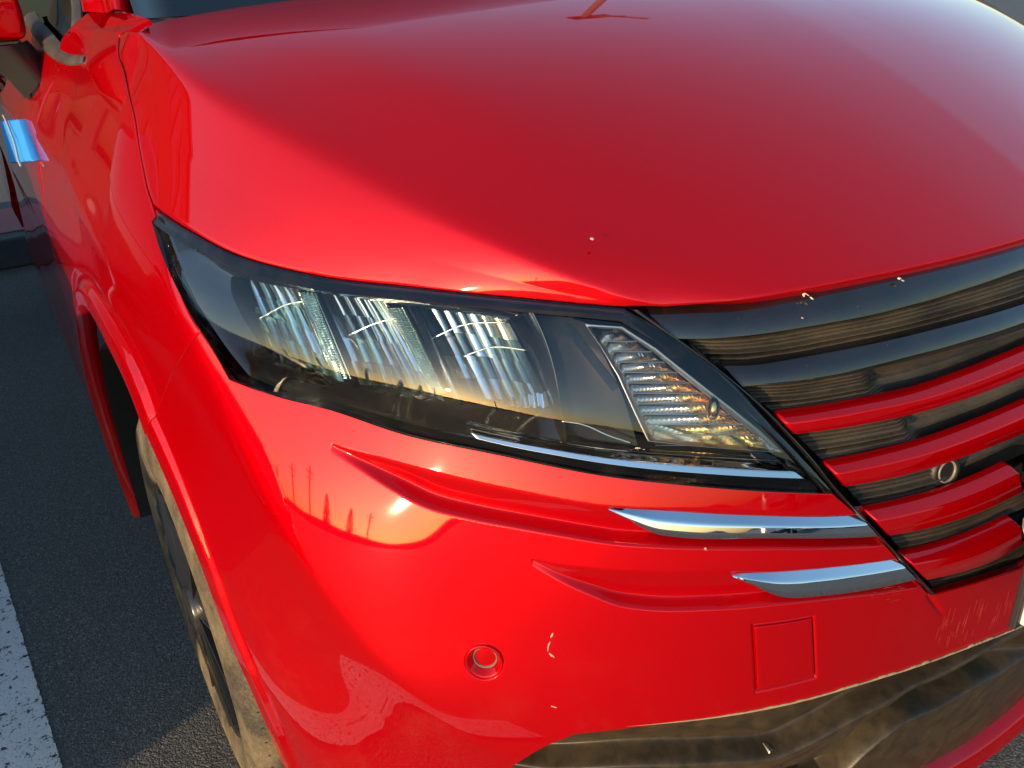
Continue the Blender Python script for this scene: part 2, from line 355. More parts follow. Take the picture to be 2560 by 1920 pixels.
Cq=np.array([ray_hood(*p,sag) for p,sag in zip(C_px,(0,.004,.010,.015,.018,.020,.018,.013,.006,0,0))]); Bq=np.array([shell(*sz(*p)) for p in C_px[-4:]]); wq=np.array([.15,.45,.8,1.])[:,None]
Cq[-4:]=Cq[-4:]*(1-wq)+Bq*wq
C=cr(Cq,nt)
tt=np.linspace(0,1,nt)
rear=cr(np.concatenate([[C[0]],Rp]),70); front=cr(np.concatenate([[C[-1]],Fp[2:]]),70)
# corresponding rows: crease (u=0) ... centre line (u=1)
Mc=np.stack([np.zeros(nt),np.linspace(rear[-1,1],front[-1,1],nt),np.zeros(nt)],1)
T=coons(front[:,:2][::1],rear[:,:2],C[::-1,:2],Mc[::-1,:2])[:,::-1]     # (70, nt, 2)
T3=np.concatenate([T,H0(T[...,0],T[...,1])[...,None]],-1)
dz=front[:,2]-H0(front[:,0],front[:,1]); k_=sstep(0,1,np.clip((np.linspace(0,1,nt)-.45)/.55,0,1))
T3[...,2]+=dz[:,None]*k_[None]; ce=C[:,2]-T3[0,:,2]; T3[...,2]+=ce[None]*(1-sstep(0,.27,np.linspace(0,1,70)))[:,None]
w=np.linspace(0,1,34)[:,None,None]
chord=np.linalg.norm(C-E,axis=1)
bul=(np.array([-.55,-.35,.75])/1.0)[None]*(.05*np.minimum(chord,.16))[:,None]
mid=(E+C)/2+bul
FLK=(1-w)**2*E[None]+2*w*(1-w)*mid[None]+w**2*C[None]
HD=np.concatenate([FLK,T3[1:]],0)                                        # (103, nt, 3)
def gsm(A,axis,sig):
    r=int(3*sig)+1; k=np.exp(-.5*(np.arange(-r,r+1)/sig)**2); k/=k.sum(); A=np.moveaxis(A,axis,0)
    r=min(r,len(A)-1); k=k[len(k)//2-r:len(k)//2+r+1]; k/=k.sum()
    pad=np.concatenate([2*A[0]-A[r:0:-1],A,2*A[-1]-A[-2:-r-2:-1]])
    return np.moveaxis(sum(k[i]*pad[i:i+len(A)] for i in range(len(k))),0,axis)
S1=gsm(HD,0,2.4); S2=gsm(S1,1,7.)
jj=np.arange(HD.shape[0])[:,None,None]; wt=np.clip(jj/14.,0,1)*np.clip((HD.shape[0]-1-jj)/10.,0,1); wr=np.clip(np.minimum(np.arange(nt),nt-1-np.arange(nt))/8.,0,1)[None,:,None]
HD=HD*(1-wt*wr)+S2*wt*wr
hood=sheet('hood',hem(HD,'lbt',.002,.016,-1),PAINT,car,mirror=True)

# --- bumper
top=pieces([([(378,1082),(394,1030),(424,955),(463,882),(501,828)],60),([(501,828),(545,893),(577,950)],40),([(577,950),(640,974),(800,1010),(1000,1080),(1250,1136),(1500,1187),(1700,1211),(1900,1229),(2084,1237)],190),
            ([(2086,1240),(2140,1287),(2197,1347)],40),([(2197,1347),(2262,1420),(2325,1492)],40),([(2325,1492),(2440,1460),(2552,1424)],50)])
bot_px=pieces([([(378,1082),(425,1188),(472,1302),(520,1424),(570,1562),(640,1722),(716,1902)],110)])
tsz=psz(top); tsz=np.concatenate([tsz,[[0.,tsz[-1,1]-.002]]])
lsz=psz(bot_px)
b1=psz([(1240,1945),(1300,1903),(1370,1862),(1440,1834),(1720,1800),(2000,1750),(2300,1660),(2560,1560)])
bsz=np.concatenate([cr(np.concatenate([[lsz[-1]],[[.98,.235],[.90,.225],[.80,.27]],b1[:4]]),170),cr(b1[3:],150)[1:],[[0,b1[-1,1]]]])
l2=cr(lsz[::-1],300); nb=900
def reknot(c,ks,n):                     # resample so that given vertices fall on given fractions
    q=np.linspace(0,1,n); idx=np.interp(q,[k[1] for k in ks],[k[0] for k in ks]); i=np.clip(idx.astype(int),0,len(c)-2); f=(idx-i)[:,None]; return c[i]*(1-f)+c[i+1]*f
tk=reknot(tsz,[(0,0),(59,.12),(98,.20),(287,.72),(326,.78),(365,.84),(414,.98),(len(tsz)-1,1)],nb)
bk=reknot(bsz,[(0,0),(169,.52),(len(bsz)-2,.975),(len(bsz)-1,1)],nb)
ls=coons(bk,tk,l2,np.linspace(bk[-1],tk[-1],300))
def seg_fn(px,d=0.):                     # feature line as z(s)
    v=cr(psz(px,d),160); o=np.argsort(v[:,0]); return v[o,0],v[o,1]
L1=seg_fn([(830,1112),(900,1155),(980,1205),(1065,1250),(1180,1281),(1300,1304),(1400,1322),(1530,1343),(1660,1352),(1900,1356),(2198,1350)])
U1=seg_fn([(830,1112),(1000,1155),(1150,1193),(1300,1226),(1500,1262),(1800,1272),(2140,1280)])
L2=seg_fn([(1330,1398),(1400,1438),(1480,1474),(1550,1500),(1610,1509),(1800,1509),(1960,1496),(2295,1455)])
U2=seg_fn([(1330,1398),(1480,1418),(1640,1427),(1825,1424),(2000,1415),(2250,1395)])
def blade(s,z,L,U,D,step=.007):
    smax=L[0][-1]; lz=np.interp(s,*L); uz=np.interp(s,*U); on=(s<smax)
    dep=D*sstep(0,.10,smax-s)+.0015
    f=np.clip((uz-z)/np.maximum(uz-lz,1e-4),0,1); f=f**1.25
    fall=sstep(-step,0.,z-lz)
    return np.where(on,-dep*f*fall,0)
TC=psz([(1885,1566),(2030,1545),(2037,1692),(1894,1726)])
def inquad(s,z):                          # signed distance to the tow cover outline (rounded)
    P=TC; d=np.full(np.shape(s),-1e9)
    for i in range(4):
        a,b=P[i],P[(i+1)%4]; e=b-a; n=np.array([-e[1],e[0]])/np.hypot(*e); c=P.mean(0)
        if (c-a)@n>0: n=-n
        d=np.maximum(d,(s-a[0])*n[0]+(z-a[1])*n[1])
    return d
SENS=sz(1210,1656)
def pdist(s,z,P):                         # distance to an open polyline in the (s,z) plane
    d=np.full(np.shape(s),1e9)
    for a,b in zip(P[:-1],P[1:]):
        e=b-a; t=np.clip(((s-a[0])*e[0]+(z-a[1])*e[1])/max(e@e,1e-12),0,1); d=np.minimum(d,np.hypot(s-a[0]-t*e[0],z-a[1]-t*e[1]))
    return d
def psd(s,z,P):                           # signed distance to a closed outline, negative inside
    d=pdist(s,z,np.concatenate([P,P[:1]])); ins=np.zeros(np.shape(s),bool)
    for a,b in zip(P,np.roll(P,-1,0)):
        c=((a[1]>z)!=(b[1]>z)); ins^=c&(s<(b[0]-a[0])*(z-a[1])/(b[1]-a[1]+1e-15)+a[0])
    return np.where(ins,-d,d)
T1P=psz([(1517,1262),(1640,1272),(1800,1284),(1980,1290),(2144,1286),(2196,1344),(1900,1348),(1690,1346),(1645,1339),(1580,1306)]); T2P=psz([(1824,1429),(1900,1431),(2000,1426),(2100,1416),(2242,1396),(2292,1451),(2180,1475),(2060,1492),(1945,1493),(1890,1469)])
def bump_d(s,z):
    d=blade(s,z,L1,U1,.0125)+blade(s,z,L2,U2,.0115)
    for TP in (T1P,T2P): d=d-.013*(1-sstep(-.0045,-.0005,psd(s,z,TP)))
    d=d+.006*(1-sstep(.022,.034,pdist(s,z,lsz[::6])))
    q=inquad(s,z); d=d-.0035*np.exp(-(q/.0019)**2)
    r=np.hypot((s-SENS[0]),(z-SENS[1])/.96); d=d-.02*(1-sstep(.0165,.0182,r))
    FL=psz([(2330,1500),(2362,1545)])     # little fold running out of the grille corner
    e=FL[1]-FL[0]; tpar=((s-FL[0][0])*e[0]+(z-FL[0][1])*e[1])/(e@e); perp=((s-FL[0][0])*e[1]-(z-FL[0][1])*e[0])/np.hypot(*e)
    d=d-.003*np.exp(-(perp/.003)**2)*(1-sstep(.3,1.,tpar))*(tpar>-.3)
    return d
BP=shell(ls[...,0],ls[...,1],bump_d(ls[...,0],ls[...,1]))
bumper=sheet('bumper',hem(BP,'tbl',.0016,.010,-1),PAINT,car,mirror=True)
def sz_patch(c,nu,nv,d=0.):               # four-sided patch from four (s,z) corners, l->r, b->t
    b=np.linspace(c[0],c[1],nu); t=np.linspace(c[3],c[2],nu); g=coons(b,t,np.linspace(c[0],c[3],nv),np.linspace(c[1],c[2],nv)); return shell(g[...,0],g[...,1],d)
ctr=TC.mean(0); tc=ctr+(TC-ctr)*.965
sheet('tow_hook_cover',hem(sz_patch([tc[3],tc[2],tc[1],tc[0]],16,16,.0004),'lrtb',.0006,.004,-1),PAINT,bumper)
def dish(parent,s,z,R,r,dep,rim,mat_c,mat_r,name='parking_sensor',d=0.):
    C=shell(s,z,d); n=shell_n(np.array(s),np.array(z)); n=n*.55+np.array([n[0],n[1],0])*.45; n/=np.linalg.norm(n)
    o=lathe(name,[(R,-.004),(R,.0002),(R-.0012,.0006),(R-.003,-.0002),(r+.0012,-dep),(r,-dep-.001),(r,-dep-.004),(0,-dep-.004)],C,n,mat_c,parent,40)
    lathe('sensor_ring',[(r+.0014,-dep-.001),(r+.0012,-dep+.0009),(r,-dep+.0009),(r-.0005,-dep-.001)],C,n,mat_r,o,40)
    lathe('sensor_face',[(r-.0005,-dep-.0008),(r*.6,-dep-.0004),(0,-dep-.0002)],C,n,mat_c,o,40); return o
RINGM=simple('grey_rubber_ring',(.16,.13,.09),.6)
dish(bumper,SENS[0],SENS[1],.0186,.0108,.008,.001,PAINT,RINGM)
# chrome blades set into the two recesses
def trim(quad,bulge,d0):
    q=[sz(a,b,d0) for a,b in quad]; nu,nv=60,16
    b=cr(np.array([sz(a,bb,d0) for a,bb in quad[0]]),nu); t=cr(np.array([sz(a,bb,d0) for a,bb in quad[1]]),nu)
    g=b[:,None]*(1-np.linspace(0,1,nv)[None,:,None])+t[:,None]*np.linspace(0,1,nv)[None,:,None]
    v=np.linspace(0,1,nv)[None,:]; dd=d0+bulge*np.interp(v,[0,.10,.70,.78,1],[.0,.35,1,1.05,.15])+0*g[...,0]
    P=shell(g[...,0],g[...,1],dd)
    return P
def trim2(bot,topc,d0,bul):
    nu,nv=70,24
    b=cr(psz(bot,-.003),nu); t=cr(psz(topc,0.),nu); v=np.linspace(0,1,nv)[None,:,None]; g=b[:,None]*(1-v)+t[:,None]*v
    dd=np.interp(v[...,0],[0,.05,.10,.34,.64,.70,.96,1],[-.009,-.002,.0008,.0034,.0030,.0022,-.0032,-.006])+0*g[...,0]
    return hem(shell(g[...,0],g[...,1],dd),'tb',.0003,.006,-1)
sheet('chrome_trim',trim2([(1524,1268),(1580,1305),(1645,1338),(1690,1345),(1900,1347),(2194,1342)],[(1520,1263),(1640,1272),(1800,1284),(1980,1290),(2080,1290),(2144,1286)],-.010,.009),CHROME,bumper)
sheet('chrome_trim',trim2([(1830,1436),(1890,1468),(1945,1492),(2060,1491),(2180,1474),(2290,1450)],[(1826,1430),(1900,1431),(2000,1426),(2100,1416),(2180,1406),(2240,1397)],-.010,.009),CHROME,bumper)

# --- front fender
fT=np.concatenate([psz([(372,49)]),psz([(340,66),(311,78),(300,84)]),cr(psz([(295,92),(293,112),(309,187),(330,280),(350,400),(365,474),(379,516)]),90),cr(psz([(380,520),(405,600),(436,695),(486,808),(500,828)]),70)[1:],cr(psz([(499,830),(460,880),(420,955),(390,1030),(374,1082)]),60)])
SD=sz(97,312)[0]
dcut=np.concatenate([cr(psz([(160,164),(138,205),(118,245),(103,285),(97,312)]),50),[[SD+.004,.96],[SD+.008,.8],[SD+.008,.6],[SD+.008,.26]]])
sill=np.array([[SD-.03,.255],[1.85,.258]])
def s_of_y(y): return np.interp(y,_Y,_S)
arch_front=psz([(228,769),(275,850),(320,940),(352,1018),(374,1082)])
ra=np.array([(1.214,.300),(1.222,.346),(1.215,.45),(1.185,.58),(1.13,.69),(1.04,.780)]); ra[:,0]=s_of_y(ra[:,0])
arch=cr(np.concatenate([ra,arch_front]),120)
ka=int(np.argmin(np.hypot(arch[:,0]-arch_front[0,0],arch[:,1]-arch_front[0,1])))
wst=cr(np.array([dcut[49],(dcut[49]+arch[ka])/2+[0,-.01],arch[ka]]),70)              # waist line from the door cut to the arch
fB=np.concatenate([resamp(dcut[:50],50),wst[1:],resamp(arch[ka:],90)[1:]])
fB=reknot(fB,[(0,0),(49,.20),(118,.52),(len(fB)-1,1)],300); fT=resamp(fT,260); fT=reknot(fT,[(0,0),(12,.02),(130,.55),(259,1)],300)
fl=resamp(np.concatenate([psz([(160,164),(206,162),(214,140),(216,100),(219,60),(224,30)]),psz([(240,27),(315,30),(340,36),(372,49)])]),90)
fg=coons(fB,fT,fl,np.repeat(fT[-1:],90,0))
iw0,iw1=int(round(.20*299)),int(round(.52*299)); wl=fB[iw0:iw1+1]
low=coons(resamp(np.array([[SD+.008,.262],[1.84,.275],arch[0]]),len(wl)),wl,resamp(np.concatenate([dcut[50:][::-1],wl[:1]]),70),resamp(np.concatenate([arch[:ka],wl[-1:]]),70))
def fend_d(s,z):
    r=pdist(s,z,arch[::3]); d=.006*(1-sstep(.022,.036,r))-.0025*np.exp(-((r-.042)/.010)**2)
    th=np.interp(s,[1.0,1.25,1.6,2.0],[.86,.90,.985,1.02]); d=d+.004*np.exp(-((z-th)/.03)**2)*sstep(1.05,1.5,s)
    return d
FE=shell(fg[...,0],fg[...,1],fend_d(fg[...,0],fg[...,1]))
FL_=shell(low[...,0],low[...,1],fend_d(low[...,0],low[...,1]))
rim_=np.stack([FE[iw1:,0],FE[iw1:,0]+np.array([.025,0,.004])],1); rim2_=np.stack([FL_[-1],FL_[-1]+np.array([.03,.01,.0])],1)
fender=sheets('front_fender',[hem(FE,'t',.0014,.02),FL_,rim_,rim2_],PAINT,car)

# --- black sheet added so the gaps read as shaded, wheel arch
gs,gz=np.meshgrid(np.linspace(0,1.95,60),np.linspace(.22,.93,30),indexing='ij')
Pin=shell(gs,gz,-.10-.03*sstep(.8,.95,gz)); y_=np.interp(gs,_S,_Y); rr=np.hypot(y_-.82,gz-.336)
hole=rr<.43; Pin[...,0]=np.where(hole,np.maximum(Pin[...,0],-.5),Pin[...,0])
sheet('gap_blocker',Pin,INNER,car,mirror=True)
ca=np.linspace(math.radians(-6),math.radians(205),50)
def liner(x1,R):
    xo=np.interp(ca,[math.radians(-25),math.radians(60),math.radians(115),math.radians(160),math.radians(205)],[-.866,-.866,-.842,-.80,-.78])
    yc=.82+R*np.cos(ca)+np.interp(ca,[0,math.radians(70),math.radians(180)],[.0,.02,-.01]); zc_=.336+R*np.sin(ca)*np.interp(ca,[0,math.pi/2,math.pi],[1,1.12,1])
    return np.stack([np.stack([xo*(1-k)+x1*k,yc,zc_],1) for k in np.linspace(0,1,8)])
sheet('wheel_arch_liner',liner(-.50,.396),INNER,car)

# --- wheels
def wheel(cx,cy,name='front_wheel'):
    w=empty(name,(0,0,0)); w.parent=car
    C=np.array([cx,cy,.336]); ax=(-1,0,0); Wd=.205
    prof=[(.210,-.004),(.214,.004),(.224,.009),(.262,.013),(.300,.008),(.316,-.001),(.326,-.014),(.3345,-.030)]
    tp=prof[:]
    for k in range(4):                     # tread ribs with grooves between
        a=-.034-k*.036; tp+=[(.336,a),(.336,a-.028),(.328,a-.030),(.328,a-.034)]
    tp+=[(.3345,-.175),(.326,-.191),(.30,-.212),(.22,-.205)]
    t=lathe('tyre',tp,C,ax,TYRE,w,96)
    # sipes: small dark cuts across the shoulder ribs
    V=[];F=[]
    for k in range(80):
        g=2*math.pi*k/80
        for (h0,h1) in ((-.006,-.052),(-.070,-.096),(-.140,-.184)):
            i0=len(V)
            for hh,dg in ((h0,0),(h1,.012),(h1,.017),(h0,.005)):
                rad=.3368 if hh<-.03 else .3215
                V.append(C+np.array([-hh,0,0])+np.array([0,math.cos(g+dg)*rad,math.sin(g+dg)*rad]))
            F.append((i0,i0+1,i0+2,i0+3))
    tag(mesh('tread_sipes',V,F,INNER,w,False,fix=False),kind='stuff')
    lathe('wheel_rim',[(.214,-.10),(.214,.002),(.207,.006),(.200,.002),(.195,-.02),(.18,-.06),(.0,-.06)],C,ax,RIM,w,72)
    for k in range(10):                    # cover vanes, machined edges towards the outside
        g=2*math.pi*k/10; bm=[]
        def pt(r,a,h): return C+np.array([-h,math.cos(g+a)*r,math.sin(g+a)*r])
        V=[pt(.035,-.35,.008),pt(.035,.35,.008),pt(.198,.20,.004),pt(.198,-.13,.010),pt(.035,-.35,-.03),pt(.035,.35,-.03),pt(.198,.20,-.03),pt(.198,-.13,-.03)]
        mesh('wheel_spoke',V,[(0,1,2,3),(0,4,5,1),(1,5,6,2),(2,6,7,3),(3,7,4,0)],RIM,w,False)
        V=[pt(.10,.155,.009),pt(.10,.21,.0085),pt(.188,.195,.006),pt(.188,.155,.008)]
        if k%2==0: mesh('machined_facet',V,[(0,1,2,3)],RIMCUT,w,False)
    lathe('hub_cap',[(.040,-.01),(.040,.012),(.034,.016),(0,.018)],C,ax,RIM,w,32)
    return w
wheel(-.840,.82); wheel(-.815,3.73,'rear_wheel')
for w_ in list(car.children):
    if 'wheel' in w_.name and w_.type=='EMPTY':
        e=empty(w_.name.split('.')[0]); e.parent=car; e.scale=(-1,1,1)
        for ch in w_.children:
            c=ch.copy(); COL.objects.link(c); c.parent=e

# --- headlight
hl_top=[(393,525),(430,553),(470,575),(600,640),(800,690),(1100,725),(1300,745),(1480,762),(1558,769)]
hl_bot=[(577,947),(640,971),(800,1007),(1000,1077),(1250,1132),(1500,1183),(1700,1207),(1900,1224),(2080,1230)]
hl_l=[(577,947),(545,890),(490,808),(440,693),(410,600),(393,525)]; hl_r=[(2080,1230),(2000,1140),(1900,1030),(1830,955),(1700,850),(1558,769)]
def px_coons(b,t,l,r,nu,nv,d): 
    B=cr(psz(b,d),nu); T_=cr(psz(t,d),nu); Lf=cr(psz(l,d),nv); Rg=cr(psz(r,d),nv); return coons(B,T_,Lf,Rg)
g=px_coons(hl_bot,hl_top,hl_l,hl_r,120,50,0.)
uu=np.linspace(0,1,120)[:,None]; vv=np.linspace(0,1,50)[None]
back=shell(g[...,0],g[...,1],-.13*np.sin(np.pi*np.clip(uu*.9+.05,0,1))**.5*np.sin(np.pi*np.clip(vv*.9+.05,0,1))**.5-.008)
light=sheet('headlight',back,INNER,car)
lens=sheet('headlight_lens',hem(shell(g[...,0],g[...,1],.002+.015*np.sin(np.pi*vv)*np.sin(np.pi*np.clip(uu,.0,1))**.45),'lrtb',.0008,.010,-1),LENS,light)
def ring(name,outer,inner,d0,d1,mat,parent,nv=6,prof=None):
    """band between two closed outlines (pixel loops with matching corners)"""
    V=np.linspace(0,1,nv); rows=[]
    for v in V:
        d=d0+(d1-d0)*(v if prof is None else prof(v)); q=outer*(1-v)+inner*v; rows.append(shell(q[:,0],q[:,1],d))
    P=np.stack(rows,1); return sheet(name,P,mat,parent,weld=1e-5)
def loop(segs,d): return np.concatenate([cr(psz(p,d),n)[:-1] for p,n in segs]+[psz([segs[0][0][0]],d)])
out=loop([(hl_bot,90),(hl_r,50),(hl_top[::-1],90),(hl_l[::-1],50)],0.)
in1=loop([([(618,940),(700,974),(850,1013),(1000,1064),(1250,1120),(1500,1170),(1700,1194),(1880,1209),(2040,1215)],90),
          ([(2040,1215),(1965,1128),(1870,1030),(1790,960),(1680,872),(1550,790)],50),
          ([(1550,790),(1470,782),(1300,767),(1100,748),(800,712),(600,660),(480,598),(436,570),(408,548)],90),
          ([(408,548),(432,625),(470,710),(520,800),(572,880),(618,940)],50)],-.006)
ring('lens_border',out,in1,-.010,.0068,BORD,light,9,lambda v:v**.55)
# inner black bezel: funnel from the rim down to the reflector opening
in2=loop([([(655,868),(700,903),(780,937),(860,962),(960,985),(1080,1005),(1200,1018),(1300,1022),(1385,1020)],90),
          ([(1385,1020),(1365,975),(1345,925),(1325,880),(1300,840),(1272,800)],50),
          ([(1272,800),(1180,786),(1080,773),(980,758),(900,747),(820,735),(740,722),(660,708),(600,692)],90),
          ([(600,692),(580,690),(577,715),(590,760),(620,815),(655,868)],50)],-.02)
in1b=loop([([(622,938),(700,972),(850,1010),(1000,1052),(1080,1072),(1160,1090),(1240,1105),(1320,1122),(1420,1143)],90),
          ([(1420,1143),(1415,1080),(1400,1000),(1385,920),(1360,840),(1330,775)],50),
          ([(1330,775),(1300,767),(1200,757),(1100,748),(950,730),(800,712),(600,660),(480,598),(408,548)],90),
          ([(408,548),(432,625),(470,710),(520,800),(575,880),(622,938)],50)],-.007)
ring('bezel',in1b,in2,-.007,-.020,GLOSS,light,10,lambda v:v**1.4)
ring('bezel_wall',in2,in2,-.020,-.060,GLOSS,light,4)
def q3(c,nu,nv,bul=0.,fn=None):
    """patch from four corners (px,py,depth): bottom-left, bottom-right, top-right, top-left"""
    K=[shell(*sz(a,b,-d),-d) for a,b,d in c]; u=np.linspace(0,1,nu)[:,None,None]; v=np.linspace(0,1,nv)[None,:,None]
    P=(K[0]*(1-u)+K[1]*u)*(1-v)+(K[3]*(1-u)+K[2]*u)*v
    n=np.cross(K[1]-K[0],K[3]-K[0]); n/=np.linalg.norm(n)
    if n@(CAM-K[0])<0: n=-n
    off=-bul*16*(u*(1-u)*v*(1-v)) if fn is None else fn(u,v)
    return P+n*off
def facets(name,c,nu,nv,bow,fac,mat,parent,k=5,jit=.10,seed=1,pr=(.42,.26,.20,.06,.06)):
    """concave reflector of curved facets, each its own little mirror; bow = depth of the dish"""
    r=np.random.default_rng(seed); V=[];F=[];MI=[]
    K=[shell(*sz(a,b,-d),-d) for a,b,d in c]; n=np.cross(K[1]-K[0],K[3]-K[0]); n/=np.linalg.norm(n)
    if n@(CAM-K[0])<0: n=-n
    ub=np.linspace(0,1,nu+1); vb=np.linspace(0,1,nv+1)
    for i in range(nu):
        for j in range(nv):
            o=len(V); tu,tv=r.uniform(-jit,jit,2)
            for a in np.linspace(0,1,k):
                for b in np.linspace(0,1,k):
                    u=ub[i]+(ub[i+1]-ub[i])*a; v=vb[j]+(vb[j+1]-vb[j])*b; v2=v+.05*math.sin(u*3.1)
                    p=(K[0]*(1-u)+K[1]*u)*(1-v2)+(K[3]*(1-u)+K[2]*u)*v2
                    dep=-bow*4*(u*(1-u))**.8*.7-bow*1.6*(v*(1-v))+fac*4*(a*(1-a))+.010*tu*(a-.5)+.010*tv*(b-.5)
                    V.append(p+n*dep)
            F+=[tuple(int(x)+o for x in f) for f in gridfaces(k,k)]; MI+=[int(r.choice(5,p=pr))]*((k-1)**2)
    ob=mesh(name,V,F,mat,parent,True,fix=False)
    for m_ in (REFLT,REFLN,REFLD,REFLG): ob.data.materials.append(m_)
    ob.data.polygons.foreach_set('material_index',MI); return ob
# main reflector: three dishes, divided by two ribbed walls
facets('reflector',[(660,866,.022),(868,972,.022),(742,714,.037),(583,688,.037)],6,4,.008,.0022,REFL,light,seed=3,jit=.20,pr=(.34,.44,.10,.02,.10))
facets('reflector',[(900,962,.024),(1112,1004,.022),(962,750,.038),(798,726,.038)],7,4,.014,.0022,REFL,light,seed=8,jit=.20,pr=(.40,.28,.14,.10,.08))
facets('reflector',[(1160,1004,.024),(1378,1018,.022),(1268,798,.036),(1048,768,.038)],8,4,.014,.0014,REFL,light,seed=13,jit=.14,pr=(.16,.08,.14,.56,.06))
def beads(name,c,nu,nv,mat,parent,h=.0022,skew=.5):
    V=[];F=[];K=[shell(*sz(a,b,-d),-d) for a,b,d in c]; n=np.cross(K[1]-K[0],K[3]-K[0]); n/=np.linalg.norm(n)
    if n@(CAM-K[0])<0: n=-n
    for i in range(nu):
        for j in range(nv):
            o=len(V)
            for u,v,hh in ((i,j,0),(i+.94,j,0),(i+.94,j+.94,0),(i,j+.94,0),(i+.47,j+.47,1)):
                a,b=u/nu,(v+skew*u)/(nv+skew*nu); V.append((K[0]*(1-a)+K[1]*a)*(1-b)+(K[3]*(1-a)+K[2]*a)*b+n*h*hh)
            F+=[(o,o+1,o+4),(o+1,o+2,o+4),(o+2,o+3,o+4),(o+3,o,o+4)]
    return tag(mesh(name,V,F,mat,parent,False,fix=False),kind='stuff')
beads('ribbed_divider',[(838,950,.030),(884,960,.026),(786,726,.026),(740,716,.032)],4,36,BEAD,light,.0034)
beads('ribbed_divider',[(1085,985,.030),(1128,1000,.026),(1012,766,.026),(958,752,.032)],5,36,BEAD,light,.0034)
sheet('reflector_vane',q3([(884,958,.024),(892,958,.040),(797,728,.040),(787,727,.024)],3,24),VANE,light)
sheet('reflector_vane',q3([(1134,1002,.020),(1154,1003,.036),(1046,770,.036),(1018,766,.020)],4,24,0,lambda u,v:.004*np.sin(np.pi*u)+0*v),VANE,light)
for k,(a,b,c_) in enumerate([((640,800),(735,756),(792,752)),((872,838),(945,806),(1005,792)),((1080,846),(1160,812),(1272,806)),((1160,890),(1230,868),(1322,876))]):
    tube('reflector_edge',np.array([shell(*sz(*p,-.036),-.036) for p in cr([a,b,c_],14)]),.0009,VANE,light,6)
sheet('low_beam_shelf',q3([(1235,1016,.018),(1372,1018,.018),(1366,980,.022),(1234,1004,.022)],20,6,0,lambda u,v:.002*np.sin(u*40)+0*v),VANE,light)
# smooth black panel between the reflectors and the turn signal, with a side wall painted grey to look lit
pn=px_coons([(1385,1022),(1440,1090),(1530,1117),(1600,1133)],[(1272,800),(1340,790),(1410,796),(1470,808)],[(1385,1022),(1345,925),(1272,800)],[(1600,1133),(1560,1000),(1470,808)],30,30,-.018)
sheet('black_panel',shell(pn[...,0],pn[...,1],-.018-.004*np.sin(np.pi*np.linspace(0,1,30))[:,None]),SATIN,light)
GREYW=simple('lit_grey_bezel_wall',(.20,.20,.19),.35)
sheet('bezel_side_wall',q3([(1530,978,.006),(1548,968,.016),(1432,812,.020),(1400,812,.006)],6,20),GREYW,light)
tube('bezel_edge',np.array([shell(*sz(*p,-.008),-.008) for p in cr([(1400,1052),(1460,1062),(1520,1088),(1580,1108)],20)]),.0009,VANE,light,6)
# turn signal
ts_o=[(1462,810),(1556,816),(1640,870),(1740,950),(1830,1020),(1900,1075),(1962,1132),(1850,1124),(1720,1114),(1620,1103),(1590,1040),(1545,940),(1500,865)]
PI_=[(1478,822),(1550,826),(1632,882),(1730,962),(1818,1032),(1888,1088),(1930,1124),(1845,1116),(1722,1106),(1630,1094),(1602,1034),(1558,938),(1512,868)]
def poly_loop(p,d,n=8): return np.concatenate([np.linspace(a,b,n,endpoint=False) for a,b in zip(psz(p,d),psz(p[1:]+p[:1],d))]+[psz(p[:1],d)])
CLEARP=simple('frosted_chrome_edge',(.50,.47,.44),.30,1.)
ring('turn_signal_frame',poly_loop(ts_o,-.010),poly_loop(PI_,-.014),-.010,-.016,CLEARP,light,5,lambda v:4*v*(1-v)*-.4+v)
ring('turn_signal_wall',poly_loop(PI_,-.014),poly_loop(PI_,-.014),-.016,-.05,REFL,light,3)
def edge_x(y,side):
    L_=[(1478,822),(1512,868),(1558,938),(1602,1034),(1630,1094),(1640,1120)]; R_=[(1550,826),(1632,882),(1730,962),(1818,1032),(1888,1088),(1935,1126)]
    q=L_ if side=='l' else R_; return np.interp(y,[a[1] for a in q],[a[0] for a in q])
ys=np.linspace(828,1114,12)
for k in range(11):                         # stepped rows, fluted along their length
    y0,y1=ys[k],ys[k+1]; l0,l1,r0,r1=edge_x(y0,'l'),edge_x(y1,'l'),edge_x(y0,'r'),edge_x(y1,'r'); split=.60
    for (fa,fb,sd_) in ((0,split,1),(split,1,2)):
        xa0,xb0=l0+(r0-l0)*fa,l0+(r0-l0)*fb; xa1,xb1=l1+(r1-l1)*fa,l1+(r1-l1)*fb
        dp=.036 if sd_==1 else .030
        tw=.009 if sd_==2 else .004
        P=q3([(xa1,y1,dp-.001+tw),(xb1,y1,dp-.001-tw),(xb0,y0,dp+.001-tw),(xa0,y0,dp+.001+tw)],80 if sd_==1 else 70,6,0,lambda u,v:.0006*np.abs(np.sin((u+.30*v**2)*(34 if sd_==1 else 26)))-.004*4*u*(1-u)+.0022*4*v*(1-v))
        sheet('turn_signal_reflector',P,REFLA if (k>=4 and sd_==2) or k>=9 else REFLN,light)
        sheet('reflector_ledge',q3([(xa1,y1+1.2,dp-.010),(xb1,y1+1.2,dp-.010),(xb1,y1-2.6,dp-.010),(xa1,y1-2.6,dp-.010)],8,3,0,lambda u,v:.001*4*v*(1-v)+0*u),CLEARP,light)
Cb=shell(*sz(1782,1022,-.006),-.006); hv=np.array([-.76,-.55,.33]); hv/=np.linalg.norm(hv); av=np.array([0,0,1.])-hv[2]*hv; av/=np.linalg.norm(av)
lathe('turn_signal_bulb',[(.0062*math.cos(a),.0105*math.sin(a)) for a in np.linspace(math.pi/2,-math.pi/2,14)],Cb,av,AMBER,light,24,(1,0,0))
